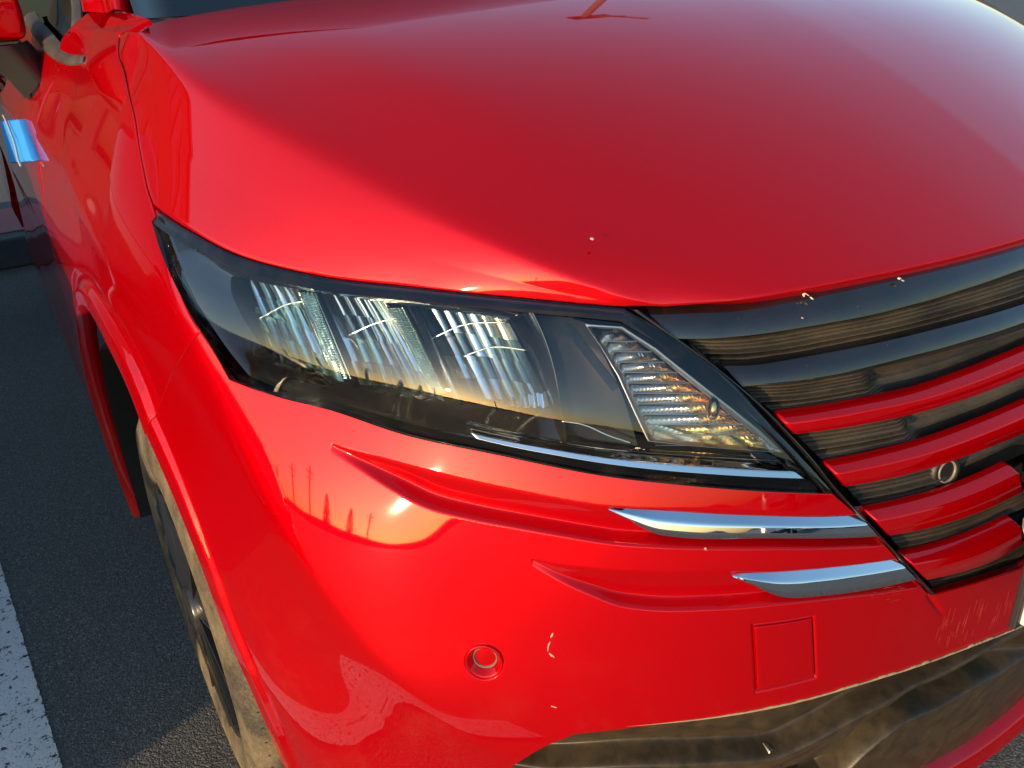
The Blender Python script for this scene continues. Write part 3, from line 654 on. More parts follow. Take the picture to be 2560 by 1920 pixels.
# chrome daytime strip along the bottom
st_b=[(1200,1094),(1300,1117),(1400,1136),(1500,1153),(1650,1172),(1800,1184),(1900,1190),(2018,1194)]; st_t=[(1160,1058),(1230,1074),(1330,1092),(1450,1113),(1600,1130),(1750,1141),(1850,1147),(1958,1152)]
B_=cr(psz(st_b,-.006),80); T_=cr(psz(st_t,-.006),80); v_=np.linspace(0,1,16)[None,:,None]; sg_=B_[:,None]*(1-v_)+T_[:,None]*v_
sheet('chrome_strip',hem(shell(sg_[...,0],sg_[...,1],np.interp(v_[...,0],[0,.06,.5,.80,.88,1],[-.006,-.001,-.0022,-.0052,-.0058,-.013])),'lrtb',.0003,.006,-1),CHROME,light)
beads('corner_reflector',[(1925,1130,.012),(1962,1132,.012),(1900,1078,.012),(1884,1082,.014)],7,9,CHROME,light,.0016,.3)
# --- grille
def band(name,topc,botc,prof,mat,parent,centre=True,d=0.,nu=120,nv=None,dfun=None,hems=''):
    """strip between two pixel curves; prof = (v, offset) knots from bottom (0) to top (1)"""
    def side(px):
        c=psz(px,d)
        if centre:
            a,b=c[-2],c[-1]; zc_=b[1]+(b[1]-a[1])/(b[0]-a[0])*(0-b[0])*.5; c=np.concatenate([c,[[0,zc_]]])
        return cr(c,nu)
    T_,B_=side(topc),side(botc); pv=np.array(prof,float); v=np.linspace(0,1,nv) if nv else pv[:,0]
    g=B_[:,None]*(1-v[None,:,None])+T_[:,None]*v[None,:,None]
    dd=d+np.interp(v,pv[:,0],pv[:,1])[None,:]+0*g[...,0]
    if 'l' in hems: dd[0]=np.maximum(dd[0],-.006); dd[1]=np.maximum(dd[1],-.016)
    if dfun is not None: dd=dd+dfun(np.linspace(0,1,nu)[:,None],v[None,:],g)
    P=shell(g[...,0],g[...,1],dd)
    if hems:
        N=normals(P); n_=N.mean((0,1)); n_/=np.linalg.norm(n_); n_=n_ if n_@(CAM-P.mean((0,1)))>0 else -n_
        if 'l' in hems: P=np.concatenate([[P[0]-n_*.004],P])
        if 'r' in hems: P=np.concatenate([P,[P[-1]-n_*.004]])
    return sheet(name,P,mat,parent,mirror=centre)
# base of the grille, a dark sheet well behind the bars
base=band('grille',[(1600,772),(1850,765),(2200,690),(2560,600)],[(2325,1488),(2400,1468),(2480,1448),(2560,1425)],[(0,0),(1,0)],INNER,car,d=-.045,nv=20)
# frame along the headlight
fr_o=psz([(1562,768),(1640,822),(1700,862),(1760,902),(1880,1003),(2000,1128),(2086,1232),(2140,1287),(2197,1347),(2262,1420),(2325,1490)])
fr_i=psz([(1612,774),(1668,815),(1722,855),(1785,906),(1905,1008),(2022,1128),(2104,1228),(2158,1284),(2214,1345),(2276,1412),(2338,1476)])
fo,fi=cr(fr_o,120),cr(fr_i,120); v_=np.linspace(0,1,9)[None,:,None]; g=fo[:,None]*(1-v_)+fi[:,None]*v_
P=shell(g[...,0],g[...,1],np.interp(v_[...,0],[0,.1,.45,.6,.8,1],[-.008,-.001,.004,.003,-.006,-.034])+0*g[...,0])
sheet('grille_frame',P,GLOSS,base)
G1t=[(1590,772),(1700,770),(1850,765),(2000,738),(2200,697),(2400,652),(2560,610)]
G1b=[(1702,852),(1780,853),(1860,846),(2000,826),(2200,790),(2400,736),(2560,686)]
prof_g=[(0,-.026),(.03,-.004),(.10,.0035),(.14,.0042),(.74,-.0040),(.78,-.0050),(.93,-.011),(1,-.020)]
band('gloss_bar',G1t,G1b,prof_g,GLOSS,base)
G2t=[(1808,915),(1880,914),(2000,896),(2200,858),(2400,810),(2560,764)]
G2b=[(1858,968),(1950,962),(2100,941),(2250,907),(2400,868),(2560,822)]
band('gloss_bar',G2t,G2b,[(0,-.026),(.03,-.004),(.08,.0025),(.12,.003),(.88,-.0045),(.93,-.006),(1,-.014)],GLOSS,base)
SL=[([(1945,1037),(2150,1006),(2300,974),(2430,930),(2560,877)],[(1987,1083),(2150,1060),(2300,1028),(2440,985),(2560,938)]),
    ([(2068,1162),(2200,1136),(2320,1105),(2440,1062),(2560,1012)],[(2112,1214),(2240,1190),(2350,1160),(2450,1124),(2560,1080)])]
prof_s=[(0,-.032),(.015,-.010),(.035,.0015),(.06,.0035),(.70,.0070),(.76,.0066),(.80,.0056),(.95,-.0012),(.98,-.0035),(1,-.009)]
for a,b in SL: band('red_slat',a,b,prof_s,PAINT,base,hems='l')
SL2=[([(2166,1278),(2280,1254),(2400,1218),(2528,1162)],[(2222,1337),(2330,1315),(2440,1280),(2552,1228)]),
     ([(2256,1388),(2350,1368),(2440,1338),(2534,1296)],[(2316,1448),(2400,1428),(2480,1400),(2550,1358)])]
sl2=[band('red_slat',a,b,prof_s,PAINT,base,centre=False,nu=70,hems='lr') for a,b in SL2]
for o in sl2:                                   # their twins beyond the badge
    c=o.copy(); COL.objects.link(c); c.parent=base; c.scale=(-1,1,1)
# ribbed panels between the bars
RIBM=make_dusty('ribbed_plastic',(.020,.019,.017),(.30,.23,.13),.40,.24,11,(1,1,4))
def ribs(n,amp): return lambda u,v,g: amp*(np.abs(np.sin(np.pi*v*n))**.7)
def ribzone(topc,botc,n,d,xcut=None,amp=.0036,centre=True,wave=.5):
    cut=None if xcut is None else sz(*xcut)[0]
    def f(u,v,g):
        r=amp*np.abs(np.sin(np.pi*v*n))**.6
        r=r-.010*np.exp(-((v-wave)/.045)**2)+.004*np.exp(-((v-wave-.10)/.05)**2)
        if cut is not None:
            s=g[...,0]-.012*(v-.5); k=sstep(cut-.006,cut+.03,s)
            flat=-.016*(v>wave)*np.clip(1-(v-wave)/(1-wave),0,1)**.5-.010*(v<=wave)+.003
            r=r*k+(flat-.006)*(1-k)
        return r
    return band('ribbed_panel',topc,botc,[(0,0),(1,0)],RIBM,base,centre=centre,d=d,nu=160,nv=n*7+1,dfun=f)
ribzone([(1690,842),(1800,846),(1900,838),(2050,812),(2200,784),(2400,730),(2560,680)],[(1808,922),(1900,918),(2000,904),(2200,864),(2400,817),(2560,771)],9,-.016,wave=.48)
ribzone([(1845,958),(1950,957),(2100,935),(2250,902),(2400,862),(2560,816)],[(1955,1046),(2150,1014),(2300,982),(2430,938),(2560,885)],11,-.018,(2245,930),wave=.46)
ribzone([(1978,1074),(2150,1052),(2300,1020),(2440,978),(2560,930)],[(2078,1172),(2200,1145),(2320,1113),(2440,1070),(2560,1020)],11,-.018,(2340,1050),wave=.48)
ribzone([(2104,1206),(2240,1182),(2350,1152),(2450,1116),(2560,1072)],[(2174,1286),(2280,1262),(2400,1226),(2560,1160)],9,-.018,(2440,1140),wave=.48)
ribzone([(2214,1329),(2330,1307),(2440,1272),(2560,1222)],[(2264,1396),(2350,1376),(2440,1346),(2560,1290)],8,-.018,wave=.45)
ribzone([(2308,1440),(2400,1420),(2480,1392),(2560,1352)],[(2338,1484),(2400,1468),(2480,1444),(2560,1420)],6,-.018,wave=.4)
ps=sz(2370,1180,-.012)
Cs=shell(ps[0],ps[1],-.013); ns=shell_n(np.array(ps[0]),np.array(ps[1])); ns=ns*.6+np.array([ns[0],ns[1],0])*.4; ns/=np.linalg.norm(ns)
so=lathe('parking_sensor',[(.0205,-.016),(.0195,-.004),(.0175,.0005),(.0150,.0015),(.0128,.0005),(.0122,-.0010)],Cs,ns,RUBBER,base,36)
lathe('sensor_ring',[(.0122,-.001),(.0119,.0012),(.0104,.0012),(.0100,-.001)],Cs,ns,simple('grey_ring',(.22,.19,.14),.45),so,36)
lathe('sensor_face',[(.0100,-.0006),(.006,0),(0,.0003)],Cs,ns,RUBBER,so,36)
# centre block that carries the badge (only its edge reaches into the picture)
bt=sz(2560,1130)[1]; bb=sz(2560,1430)[1]
bs=np.array([[.085,bb+.0],[.078,bb+.06],[.080,bt-.05],[.060,bt]]); bz=cr(bs,30); v_=np.linspace(0,1,12)[None,:,None]
g=bz[:,None]*(1-v_)+np.stack([0*bz[:,0],bz[:,1]],1)[:,None]*v_
P=shell(g[...,0],g[...,1],np.interp(v_[...,0],[0,.1,.2,1],[-.03,-.012,.004,.012])+0*g[...,0])
sheet('badge_block',hem(P,'bt',.001,.02,1),GLOSS,base,mirror=True)

# --- lower grille and lip
lt=[(1236,1950),(1300,1906),(1370,1865),(1440,1837),(1720,1803),(2000,1753),(2300,1663),(2560,1563)]
ltz=psz(lt); ltz=np.concatenate([cr(ltz,420),[[0,ltz[-1,1]]]]); 
lip_t=np.array([[.20,.304],[.12,.294],[.05,.287]]); zl=.286
lbz=np.concatenate([[[ltz[0,0]+.03,ltz[0,1]-.07]],[[.62,.330]],[[.45,.315]],lip_t-[0,.02],[[0,zl-.02]]]); lbz=cr(lbz,421)
K1=cr(psz([(1366,1890),(1560,1882),(1800,1875),(1940,1860),(2030,1818),(2110,1773),(2220,1718),(2330,1668)],-.03),120); K2=cr(psz([(2070,1940),(2150,1858),(2230,1792),(2330,1746),(2430,1690),(2500,1652),(2526,1630)],-.03),80)
v_=np.linspace(0,1,220)[None,:,None]; g=lbz[:,None]*(1-v_)+ltz[:,None]*v_
def below(K,s,z):
    o=np.argsort(K[:,0]); zz=np.interp(s,K[o,0],K[o,1]); return zz-z
s_,z_=g[...,0],g[...,1]; dL=-.020-.02*v_[...,0]**4*0
dl=-.028+0*s_
b1_=below(K1,s_,z_); b2_=below(K2,s_,z_)
dl=dl-.018*np.exp(-(np.clip(-b1_,0,1)/.03)**2)*(1-sstep(-.002,.008,b1_))+.010*sstep(-.004,.008,b1_)*(1-sstep(.01,.05,b1_))
dl=dl-.030*np.exp(-(np.clip(-b2_,0,1)/.035)**2)*(1-sstep(-.002,.008,b2_))*sstep(.02,.06,s_)+.009*sstep(-.004,.009,b2_)*sstep(.0,.04,.36-s_)
lower=sheet('lower_grille',hem(shell(s_,z_,dl),'t',.001,.02,-1),PLAST2,car,mirror=True)
# red lip underneath
lp=np.concatenate([[[.62,.330]],[[.45,.315]],lip_t,[[0,zl]]]); lp=cr(lp,90); prof=[(0,-.034),(.04,-.012),(.10,-.003),(.5,.006),(.88,-.004),(1,-.05)]
pv=np.array(prof); vv_=np.linspace(0,1,14)[None,:]; g=np.stack([lp[:,None,0]+0*vv_,lp[:,None,1]-.055*vv_],-1)
sheet('lower_lip',hem(shell(g[...,0],g[...,1],np.interp(vv_,pv[:,0],pv[:,1])+0*g[...,0]),'l',.001,.02,-1),PAINT,car,mirror=True)
# fog lamp in its pocket
FOGM=simple('fog_reflector_edge',(.42,.36,.24),.35,1.)
cf=shell(*sz(1850,1985,-.030),-.030); nf=shell_n(*[np.array(v) for v in sz(1850,1985)])
fog=lathe('fog_lamp',[(.052,-.05),(.052,-.004),(.048,.003),(.044,-.002),(.036,-.020)],cf,nf,PLAST,car,40)
lathe('fog_lens',[(.043,-.006),(.03,-.003),(0,.0)],cf,nf,LENS,fog,32)
lathe('fog_reflector',[(.042,-.010),(.032,-.026),(.016,-.036),(0,-.038)],cf,nf,REFL,fog,32)
qc=sz(1925,1900,-.028)
sheet('fog_bezel_tab',hem(q3([(1896,1928,.022),(1950,1928,.024),(1952,1902,.028),(1926,1882,.024)],6,6),'lrtb',.001,.012,1),FOGM,fog)
# number plate: only the edge of its rim reaches into the picture
pw=.165; pc_=on_axis(2553,1564,1,-.062); plc=np.array([pc_[0]+pw,-.062,pc_[2]+.0825]); PLW=simple('white_plate',(.78,.78,.76),.35)
pl=box('number_plate',plc,(2*pw,.006,.165),PLW,car,.002)
box('plate_frame',plc+np.array([0,.006,0]),(2*pw+.012,.008,.176),simple('plate_holder',(.02,.02,.02),.5),pl,.002)

# --- cabin: pillar, windscreen, cowl, door, side glass, mirror
W0=np.array([HD[k,-1] for k in (0,)])
hr=cr(np.concatenate([[shell(*sz(345,44))],rear[8:]]),80)
up=np.array([0,.82,.62]); cow=[hr+np.array([0,.004,-.012]),hr+np.array([0,.02,-.004]),hr+np.array([0,.045,.004])]
sheet('cowl',np.stack(cow,1),PLAST,car,mirror=True)
ws0=hr+np.array([0,.018,-.002]); k_=np.linspace(0,1,20)
ws=np.stack([ws0*np.array([1-.10*k,1,1])+up*k*1.02+np.array([0,-.0,.04*math.sin(k*math.pi)]) for k in k_],1)
sheet('windscreen',ws,GLASS,car,mirror=True)
pb=[shell(*sz(a,b)) for a,b in [(219,30),(318,30)]]
a0,a1=pb; dirp=np.array([.16,.86,.66]); dirp=dirp/np.linalg.norm(dirp)
PR=[]
for k in np.linspace(0,1,30):
    o=dirp*(k*1.08-.002)+np.array([0,0,.05*math.sin(k*math.pi)]); c0=a0+o; c1=a1+o; mid_=(c0+c1)/2+np.array([-.018,-.010,.016])*float(sstep(0,.12,k))
    sec=cr([c0+np.array([.02,.01,-.005]),c0,mid_,c1,c1+np.array([.02,.012,-.012])],15); PR.append(sec)
sheet('windscreen_pillar',np.stack(PR),PAINT,car)
# door skin from the front cut line backwards
dt=np.concatenate([cr(np.concatenate([psz([(157,162),(128,138),(95,98),(60,48)]),[[2.6,1.03],[3.0,1.02],[3.3,1.02]]]),80)])
db=resamp(np.array([[SD+.016,.27],[3.3,.27]]),80)
dl_=resamp(np.concatenate([[[SD+.016,.27],[SD+.016,.6],[SD+.015,.8],[SD+.010,.96]],psz([(94,314),(100,287),(115,247),(135,207),(157,162)])]),70)
dg=coons(db,dt,dl_,resamp(np.array([[3.3,.27],[3.3,1.02]]),70))
def door_d(s,z): return (.008*np.exp(-((z-1.0)/.035)**2)-.022*np.exp(-((z-.62)/.16)**2)+.010*np.exp(-((z-.36)/.05)**2))*sstep(SD,SD+.30,s)
door=sheet('front_door',hem(shell(dg[...,0],dg[...,1],door_d(dg[...,0],dg[...,1])),'lrbt',.0015,.02,-1),PAINT,car)
r0=np.array([[3.305,.27],[5.15,.27]]); g=coons(resamp(r0,60),resamp(r0+[0,.75],60),np.linspace(r0[0],r0[0]+[0,.75],40),np.linspace(r0[1],r0[1]+[0,.75],40))
y_=np.interp(g[...,0],_S,_Y); rr=np.hypot(y_-3.73,g[...,1]-.336)
sheet('sliding_door',shell(g[...,0],g[...,1],door_d(g[...,0],g[...,1])-.2*(rr<.38)),PAINT,car)
# side glass with the dropped sill
gt=np.array([[1.50,1.50],[3.3,1.50]]); gb=np.concatenate([psz([(214,158),(160,158),(130,139),(96,98),(60,48)]),[[2.6,1.03],[3.3,1.03]]])
gb[:,1]-=.03; gl=np.concatenate([gb[:1]-[.04,0],psz([(214,158),(215,100),(219,30)]),[[1.62,1.30],[1.95,1.50]]]); gl[:-1,0]-=.03; gl[0]=gb[0]
gt=np.array([[1.95,1.50],[3.3,1.50]])
gg=coons(cr(gb,80),resamp(gt,80),resamp(gl,40),resamp(np.array([[3.3,1.03],[3.3,1.50]]),40))
sheet('side_window',shell(gg[...,0],gg[...,1],-.020),GLASS,car)
WTRIM=make_dusty('window_trim_plastic',(.035,.035,.034),(.22,.18,.12),.45,.35,14)
tr_o=cr(psz([(212,163),(160,165),(126,146),(92,104),(56,54)]),60); tr_i=cr(psz([(214,134),(172,128),(142,110),(108,72),(76,28)]),60)
v_=np.linspace(0,1,8)[None,:,None]; g=tr_o[:,None]*(1-v_)+tr_i[:,None]*v_
sheet('window_trim',hem(shell(g[...,0],g[...,1],np.interp(v_[...,0],[0,.2,.8,1],[-.004,.004,.003,-.008])+0*g[...,0]),'lr',.001,.01,-1),WTRIM,car)
g=cr(psz([(168,0),(170,60),(172,125)]),30)[:,None]*(1-v_)+cr(psz([(182,0),(184,60),(184,128)]),30)[:,None]*v_
sheet('window_divider',shell(g[...,0],g[...,1],np.interp(v_[...,0],[0,.3,.7,1],[-.010,-.002,-.002,-.010])+0*g[...,0]),WTRIM,car)
# roof and the rest of the cabin, out of the picture but there
roof=[]
for yy,zz,hw in [(1.55,1.80,.60),(1.75,1.845,.66),(2.4,1.87,.68),(3.6,1.86,.68),(4.45,1.80,.66),(4.58,1.50,.72),(4.62,1.05,.78),(4.62,.35,.78)]:
    roof.append([[hw*math.cos(a)*-1,yy,zz-(.05 if zz>1.6 else 0)*(1-math.sin(a))*2] for a in np.linspace(0,math.pi,17)])
roof=np.array(roof); roof[:,:,0]=-roof[:,::-1,0]*0+np.array([[q[0] for q in r] for r in roof])
sheet('roof',roof,PAINT,car)
# mirror: stalk from the door, housing with a painted cap
ym=1.34
def at_y(px,py,y): return on_axis(px,py,1,y)
def prism(name,px,y0,dy,mat,parent,bev=.006,shrink=1.):
    A=[at_y(a,b,y0) for a,b in px]; Cm=np.mean(A,0); A2=[Cm+(p-Cm)*shrink+np.array([0,dy,0]) for p in A]; n=len(A)
    bm=bmesh.new(); vs=[bm.verts.new(p) for p in A]+[bm.verts.new(p) for p in A2]
    bm.faces.new(vs[:n]); bm.faces.new(vs[n:][::-1])
    for i in range(n): bm.faces.new((vs[i],vs[n+i],vs[n+(i+1)%n],vs[(i+1)%n]))
    bmesh.ops.recalc_face_normals(bm,faces=bm.faces)
    if bev: bmesh.ops.bevel(bm,geom=bm.edges[:],offset=bev,segments=4,profile=.5,affect='EDGES')
    me=bpy.data.meshes.new(name); bm.to_mesh(me); bm.free(); return link(name,me,mat,parent)
mirror=empty('door_mirror'); mirror.parent=car
def rect_px(x0,y0,x1,y1): return [(x0,y0),(x1,y0),(x1,y1),(x0,y1)]
prism('mirror_cap',[(-180,-60),(-60,-75),(28,-45),(52,10),(66,58),(69,100),(-20,106),(-190,112)],ym,.10,PAINT,mirror,.012,.92)
prism('mirror_base',[(-180,104),(-10,106),(60,101),(40,118),(-20,128),(-180,140)],ym+.01,.08,PLAST,mirror,.006,.95)
st=[]
for t_ in np.linspace(0,1,14):
    a=at_y(66+52*t_,102+52*t_,ym+.02+.03*t_); b=at_y(-60+128*t_**.8,128+115*t_**1.1,ym+.02+.03*t_)
    mid_=(a+b)/2+np.array([0,-.05*math.sin(math.pi*.5)*(.6+.4*t_),.0]); st.append(cr([a+np.array([0,.05,0]),a,mid_,b,b+np.array([0,.06,-.01])],18))
STK=simple('satin_black_stalk',(.035,.034,.032),.30)
sheet('mirror_stalk',np.stack(st),STK,mirror)
# foam guard hung on the door
A=[(0,303),(43,299),(76,404),(24,409)]
Q=[shell(*sz(a,b,.016),.016) for a,b in A]; FOAM=NT('blue_foam'); co=FOAM.coord(); FOAM.set(Base_Color=FOAM.mix(FOAM.noise(co,60,4),(.02,.26,.78),(.035,.36,.92)),Roughness=.85)
guard=empty('foam_door_guard',tuple(np.mean(Q,0))); tag(guard,'blue foam guard block strapped against the side of the red minivan door','foam guard')
inn=[p+np.array([.022,0,0]) for p in Q]; bm=bmesh.new(); vs=[bm.verts.new(p-np.mean(Q,0)) for p in Q+inn]
for f in ((0,1,2,3),(7,6,5,4),(0,4,5,1),(1,5,6,2),(2,6,7,3),(3,7,4,0)): bm.faces.new([vs[i] for i in f])
bmesh.ops.recalc_face_normals(bm,faces=bm.faces); bmesh.ops.bevel(bm,geom=bm.edges[:],offset=.004,segments=2,profile=.5,affect='EDGES')
me=bpy.data.meshes.new('foam_block'); bm.to_mesh(me); bm.free(); link('foam_block',me,FOAM.m,guard)
cd=[shell(*sz(a,b,.020),.020)-np.mean(Q,0) for a,b in [(8,288),(14,300),(26,330),(38,365),(46,400),(52,414)]]
tube('hanging_cord',cr(cd,30),.0022,simple('grey_cord',(.42,.43,.40),.7),guard,6)
# the other side of the car: twins of the side parts
for o in [o for o in list(car.children)]:
    if o.name in ('front_fender','headlight','wheel_arch_liner','windscreen_pillar','front_door','sliding_door','side_window','fog_lamp','window_trim'):
        c=o.copy(); COL.objects.link(c); c.parent=car; c.scale=(-1,1,1)
        for ch in o.children:
            d=ch.copy(); COL.objects.link(d); d.parent=c
m2=empty('door_mirror'); m2.parent=car; m2.scale=(-1,1,1)
for ch in mirror.children:
    d=ch.copy(); COL.objects.link(d); d.parent=m2

# dried mud along the lower edge of the bumper, droppings and scuffs on the paint
MUD=make_dusty('dried_mud',(.30,.22,.12),(.46,.36,.22),.9,.6,40)
mp_=cr(psz([(1560,1817),(1720,1801),(1860,1780),(2000,1751),(2150,1708),(2300,1661),(2430,1613),(2560,1561)]),260); q_=rng.random(260); q_=np.convolve(q_,np.ones(5)/5,'same')
wd=.0004+.0042*np.clip(q_-.42,0,1)*np.interp(np.arange(260),[0,90,180,259],[.0,.7,1.8,1.5])
tp_=np.clip(np.arange(260)/60.,0,1); mud=np.stack([shell(mp_[:,0],mp_[:,1]-.0012*tp_,.001*tp_),shell(mp_[:,0],mp_[:,1]+wd*.4*tp_,(.0022+wd*.2)*tp_),shell(mp_[:,0],mp_[:,1]+wd*tp_,.0004*tp_-.0004*(1-tp_))],1)
sheet('dried_mud_edge',mud,MUD,bumper)
DROP=simple('pale_dropping',(.62,.36,.26),.8)
def blot(px,w,name,mat,parent,d=.0006):
    c=cr(px,24); ww=w*(.35+.65*np.convolve(rng.random(28),np.ones(5)/5,'valid'))*np.sin(np.linspace(.15,math.pi-.15,24))**.5
    t_=np.gradient(c,axis=0); t_/=np.linalg.norm(t_,axis=1,keepdims=True); n_=np.stack([-t_[:,1],t_[:,0]],1)
    A=[c+n_*ww[:,None],c,c-n_*ww[:,None]]; Q=[np.array([shell(*sz(*p),dz) for p in a]) for a,dz in zip(A,(0.0003,d*2,.0003))]
    return sheet(name,np.stack(Q,1),mat,parent)
for px,w in [([(1383,1582),(1380,1588),(1377,1593)],3.5),([(1376,1603),(1371,1615),(1370,1628)],2.6),([(1373,1632),(1380,1639),(1386,1642)],3.2),([(1378,1764),(1384,1766),(1392,1768)],1.5),([(1760,1372),(1764,1369),(1765,1376)],1.6)]: blot(px,w,'bird_dropping',DROP,bumper)
SCF=simple('scuffed_paint',(.42,.055,.035),.6)
for k in range(16):
    x0,y0=rng.uniform(2170,2270),rng.uniform(1466,1510); L_=rng.uniform(4,18); blot([(x0,y0),(x0+L_*.5,y0-L_*.12+rng.uniform(-2,2)),(x0+L_,y0-L_*.2)],rng.uniform(.3,.9),'paint_scuff',SCF,bumper,.0002)
for k in range(34):
    x0=rng.uniform(2330,2540); y0=np.interp(x0,[2330,2560],[1640,1548])-rng.uniform(4,70)**1.; L_=rng.uniform(8,44); blot([(x0,y0),(x0+L_*.15,y0-L_*.5),(x0+L_*.3,y0-L_)],rng.uniform(.25,.6),'paint_scuff',SCF,bumper,.0002)
PET=simple('dried_petal',(.80,.70,.48),.8)
for px,w in [([(2008,741),(2006,736),(2012,733),(2020,739)],1.4),([(2024,741),(2028,745),(2031,748)],2.6),([(2243,697),(2246,694),(2251,695)],1.5),([(2251,700),(2256,702)],2.2),([(2055,806),(2058,808)],2.6),([(2002,794),(2005,795)],1.8)]: blot(px if len(px)>2 else [px[0],((px[0][0]+px[1][0])/2,(px[0][1]+px[1][1])/2-1),px[1]],w,'dried_petal',PET,base,.0015)

hc=ray_hood(1480,597); lathe('paint_chip',[(.0019,0),(.0014,.0006),(0,.0008)],hc,(0,-.4,.9),simple('chip_edge',(.75,.50,.42),.7),hood,10)
# ------------------------------------------------------------------ surroundings
KR=make_dusty('faded_red_kerb_paint',(.30,.055,.06),(.25,.2,.17),.7,.3,8); KD=make_dusty('kerb_side',(.045,.046,.052),(.2,.18,.15),.75,.2,8)
kerb=box('raised_kerb',(0,4.98,.075),(9.0,1.0,.15),KD,None,.012); tag(kerb,'raised kerb with a faded red top across the end of the parking bay','kerb')
kt=box('kerb_top',(0,4.92,.154),(9.0,.62,.008),KR,kerb,.002); kt.location=(0,0,0)
def far_car(name,loc,rot,paint,label,prof='van'):
    """simple but complete parked car: lofted body, glass, wheels, lamps; nose towards -y"""
    r=empty(name,loc); r.rotation_euler=(0,0,rot)
    st={'box':[(0,.16,.78,.78),(.03,.13,.92,.82),(.07,.12,.98,.835),(.60,.12,1.08,.83),(1.05,.12,1.17,.83),(1.70,.13,1.56,.76),(2.3,.14,1.62,.75),(3.6,.14,1.60,.75),(4.2,.18,1.52,.74),(4.4,.26,1.0,.78),(4.45,.4,.8,.76)],'van':[(0,.35,.72,.70),(.06,.30,.86,.78),(.25,.26,.98,.83),(.75,.24,1.10,.84),(1.05,.24,1.22,.83),(1.75,.24,1.74,.74),(2.4,.24,1.80,.74),(3.9,.24,1.79,.73),(4.35,.26,1.70,.72),(4.55,.30,1.05,.76),(4.6,.4,.8,.74)],
        'hatch':[(0,.35,.62,.66),(.08,.28,.74,.76),(.4,.22,.86,.82),(1.0,.20,.96,.83),(1.3,.20,1.02,.82),(2.0,.20,1.42,.66),(2.7,.20,1.47,.66),(3.4,.22,1.40,.66),(4.0,.26,1.02,.76),(4.15,.34,.8,.72)]}[prof]
    y=np.array([s[0] for s in st]); yy=np.linspace(0,y[-1],70); lo,hi,hw=[np.interp(yy,y,[s[k] for s in st]) for k in (1,2,3)]
    lo,hi,hw=[gsm(a[:,None],0,1.3)[:,0] for a in (lo,hi,hw)]
    rows=[]
    for i in range(70):
        belt=min(hi[i],.95); cab=hi[i]>1.08; w0=min(.84,max(hw[i],.66)); w0=np.interp(yy[i],[0,.06 if prof=='box' else .25,4.1,4.6],[.78 if prof=='box' else .66,.83,.83,.74]); wt=hw[i] if cab else w0*.93
        sec=[(-w0*.9,lo[i]),(-w0,lo[i]+.12),(-w0,.62),(-w0*.985,belt-.06),(-w0*.96,belt),(-wt*.99,belt+(hi[i]-belt)*.6),(-wt*.93,hi[i]-.06),(-wt*.8,hi[i]-.012),(-wt*.4,hi[i]),(0,hi[i]+.004)]
        rows.append([(a,yy[i],b) for a,b in sec])
    sheet('body',np.array(rows),paint,r,mirror=True)
    # glass: band on the cabin sides and the windscreen
    cabi=[i for i in range(70) if hi[i]>1.25]
    for sx in (-1,1):
        P=[]
        for i in cabi:
            wt=hw[i]; b0=.99; b1=hi[i]-.13; P.append([(sx*(np.interp(t,[0,1],[.84*.965,wt*.965])+.006),yy[i],b0+(b1-b0)*t) for t in np.linspace(0,1,5)])
        sheet('side_glass',np.array(P),GLASS,r)
    a,b=[(s[0],s[2]) for s in st if s[2]>1.0][0:2] if prof=='hatch' else (((1.08,1.20),(1.66,1.53)) if prof=='box' else ((1.05,1.22),(1.75,1.74)))
    P=np.array([[(x*(.78-.12*t),a[0]+(b[0]-a[0])*t*.9+.02-.012,a[1]+(b[1]-a[1])*t*.9+.018) for t in np.linspace(0,1,5)] for x in np.linspace(-1,1,9)])
    sheet('front_glass',P,GLASS,r)
    LM=simple('far_lamp',(.7,.72,.75),.12,.6)
    for sx in (-1,1):
        box('headlamp',(sx*.60,.10,.80 if prof=='van' else .68),(.28,.16,.12),LM,r,.03)
        for wy in (.85,y[-1]-.85):
            w=lathe('wheel',[(.0,.06),(.20,.06),(.22,.09),(.31,.09),(.33,.06),(.33,-.10),(.2,-.1)],(sx*.75,wy,.33),(sx,0,0),RUBBER,r,28)
            lathe('rim',[(0,.085),(.05,.09),(.20,.075),(.215,.092)],(sx*.75,wy,.33),(sx,0,0),simple('far_rim',(.5,.5,.5),.3,.8),w,24)
    box('bumper_intake',(0,.03,.42),(1.0,.08,.16),INNER,r,.02)
    pl=box('number_plate',(0,-.02,.56 if prof=='van' else .48),(.33,.012,.165),PLW,r,.003)
    return tag(r,label,'car',None)
DKG=simple('dark_grey_car_paint',(.035,.037,.042),.25,.5,Coat_Weight=1.); WHT=simple('white_car_paint',(.75,.76,.77),.3,0,Coat_Weight=1.); BLU=simple('blue_car_paint',(.01,.03,.28),.3,.4,Coat_Weight=1.)
far_car('neighbour_car',(-2.95,.46,0),0,DKG,'dark grey compact wagon parked in the next bay, left of the red minivan','box')
far_car('white_van',(.1,-9.2,0),math.pi,WHT,'white van parked facing across the aisle in front of the red minivan')
far_car('blue_hatchback',(2.6,-9.0,0),math.pi,BLU,'blue hatchback parked beside the white van across the aisle','hatch')
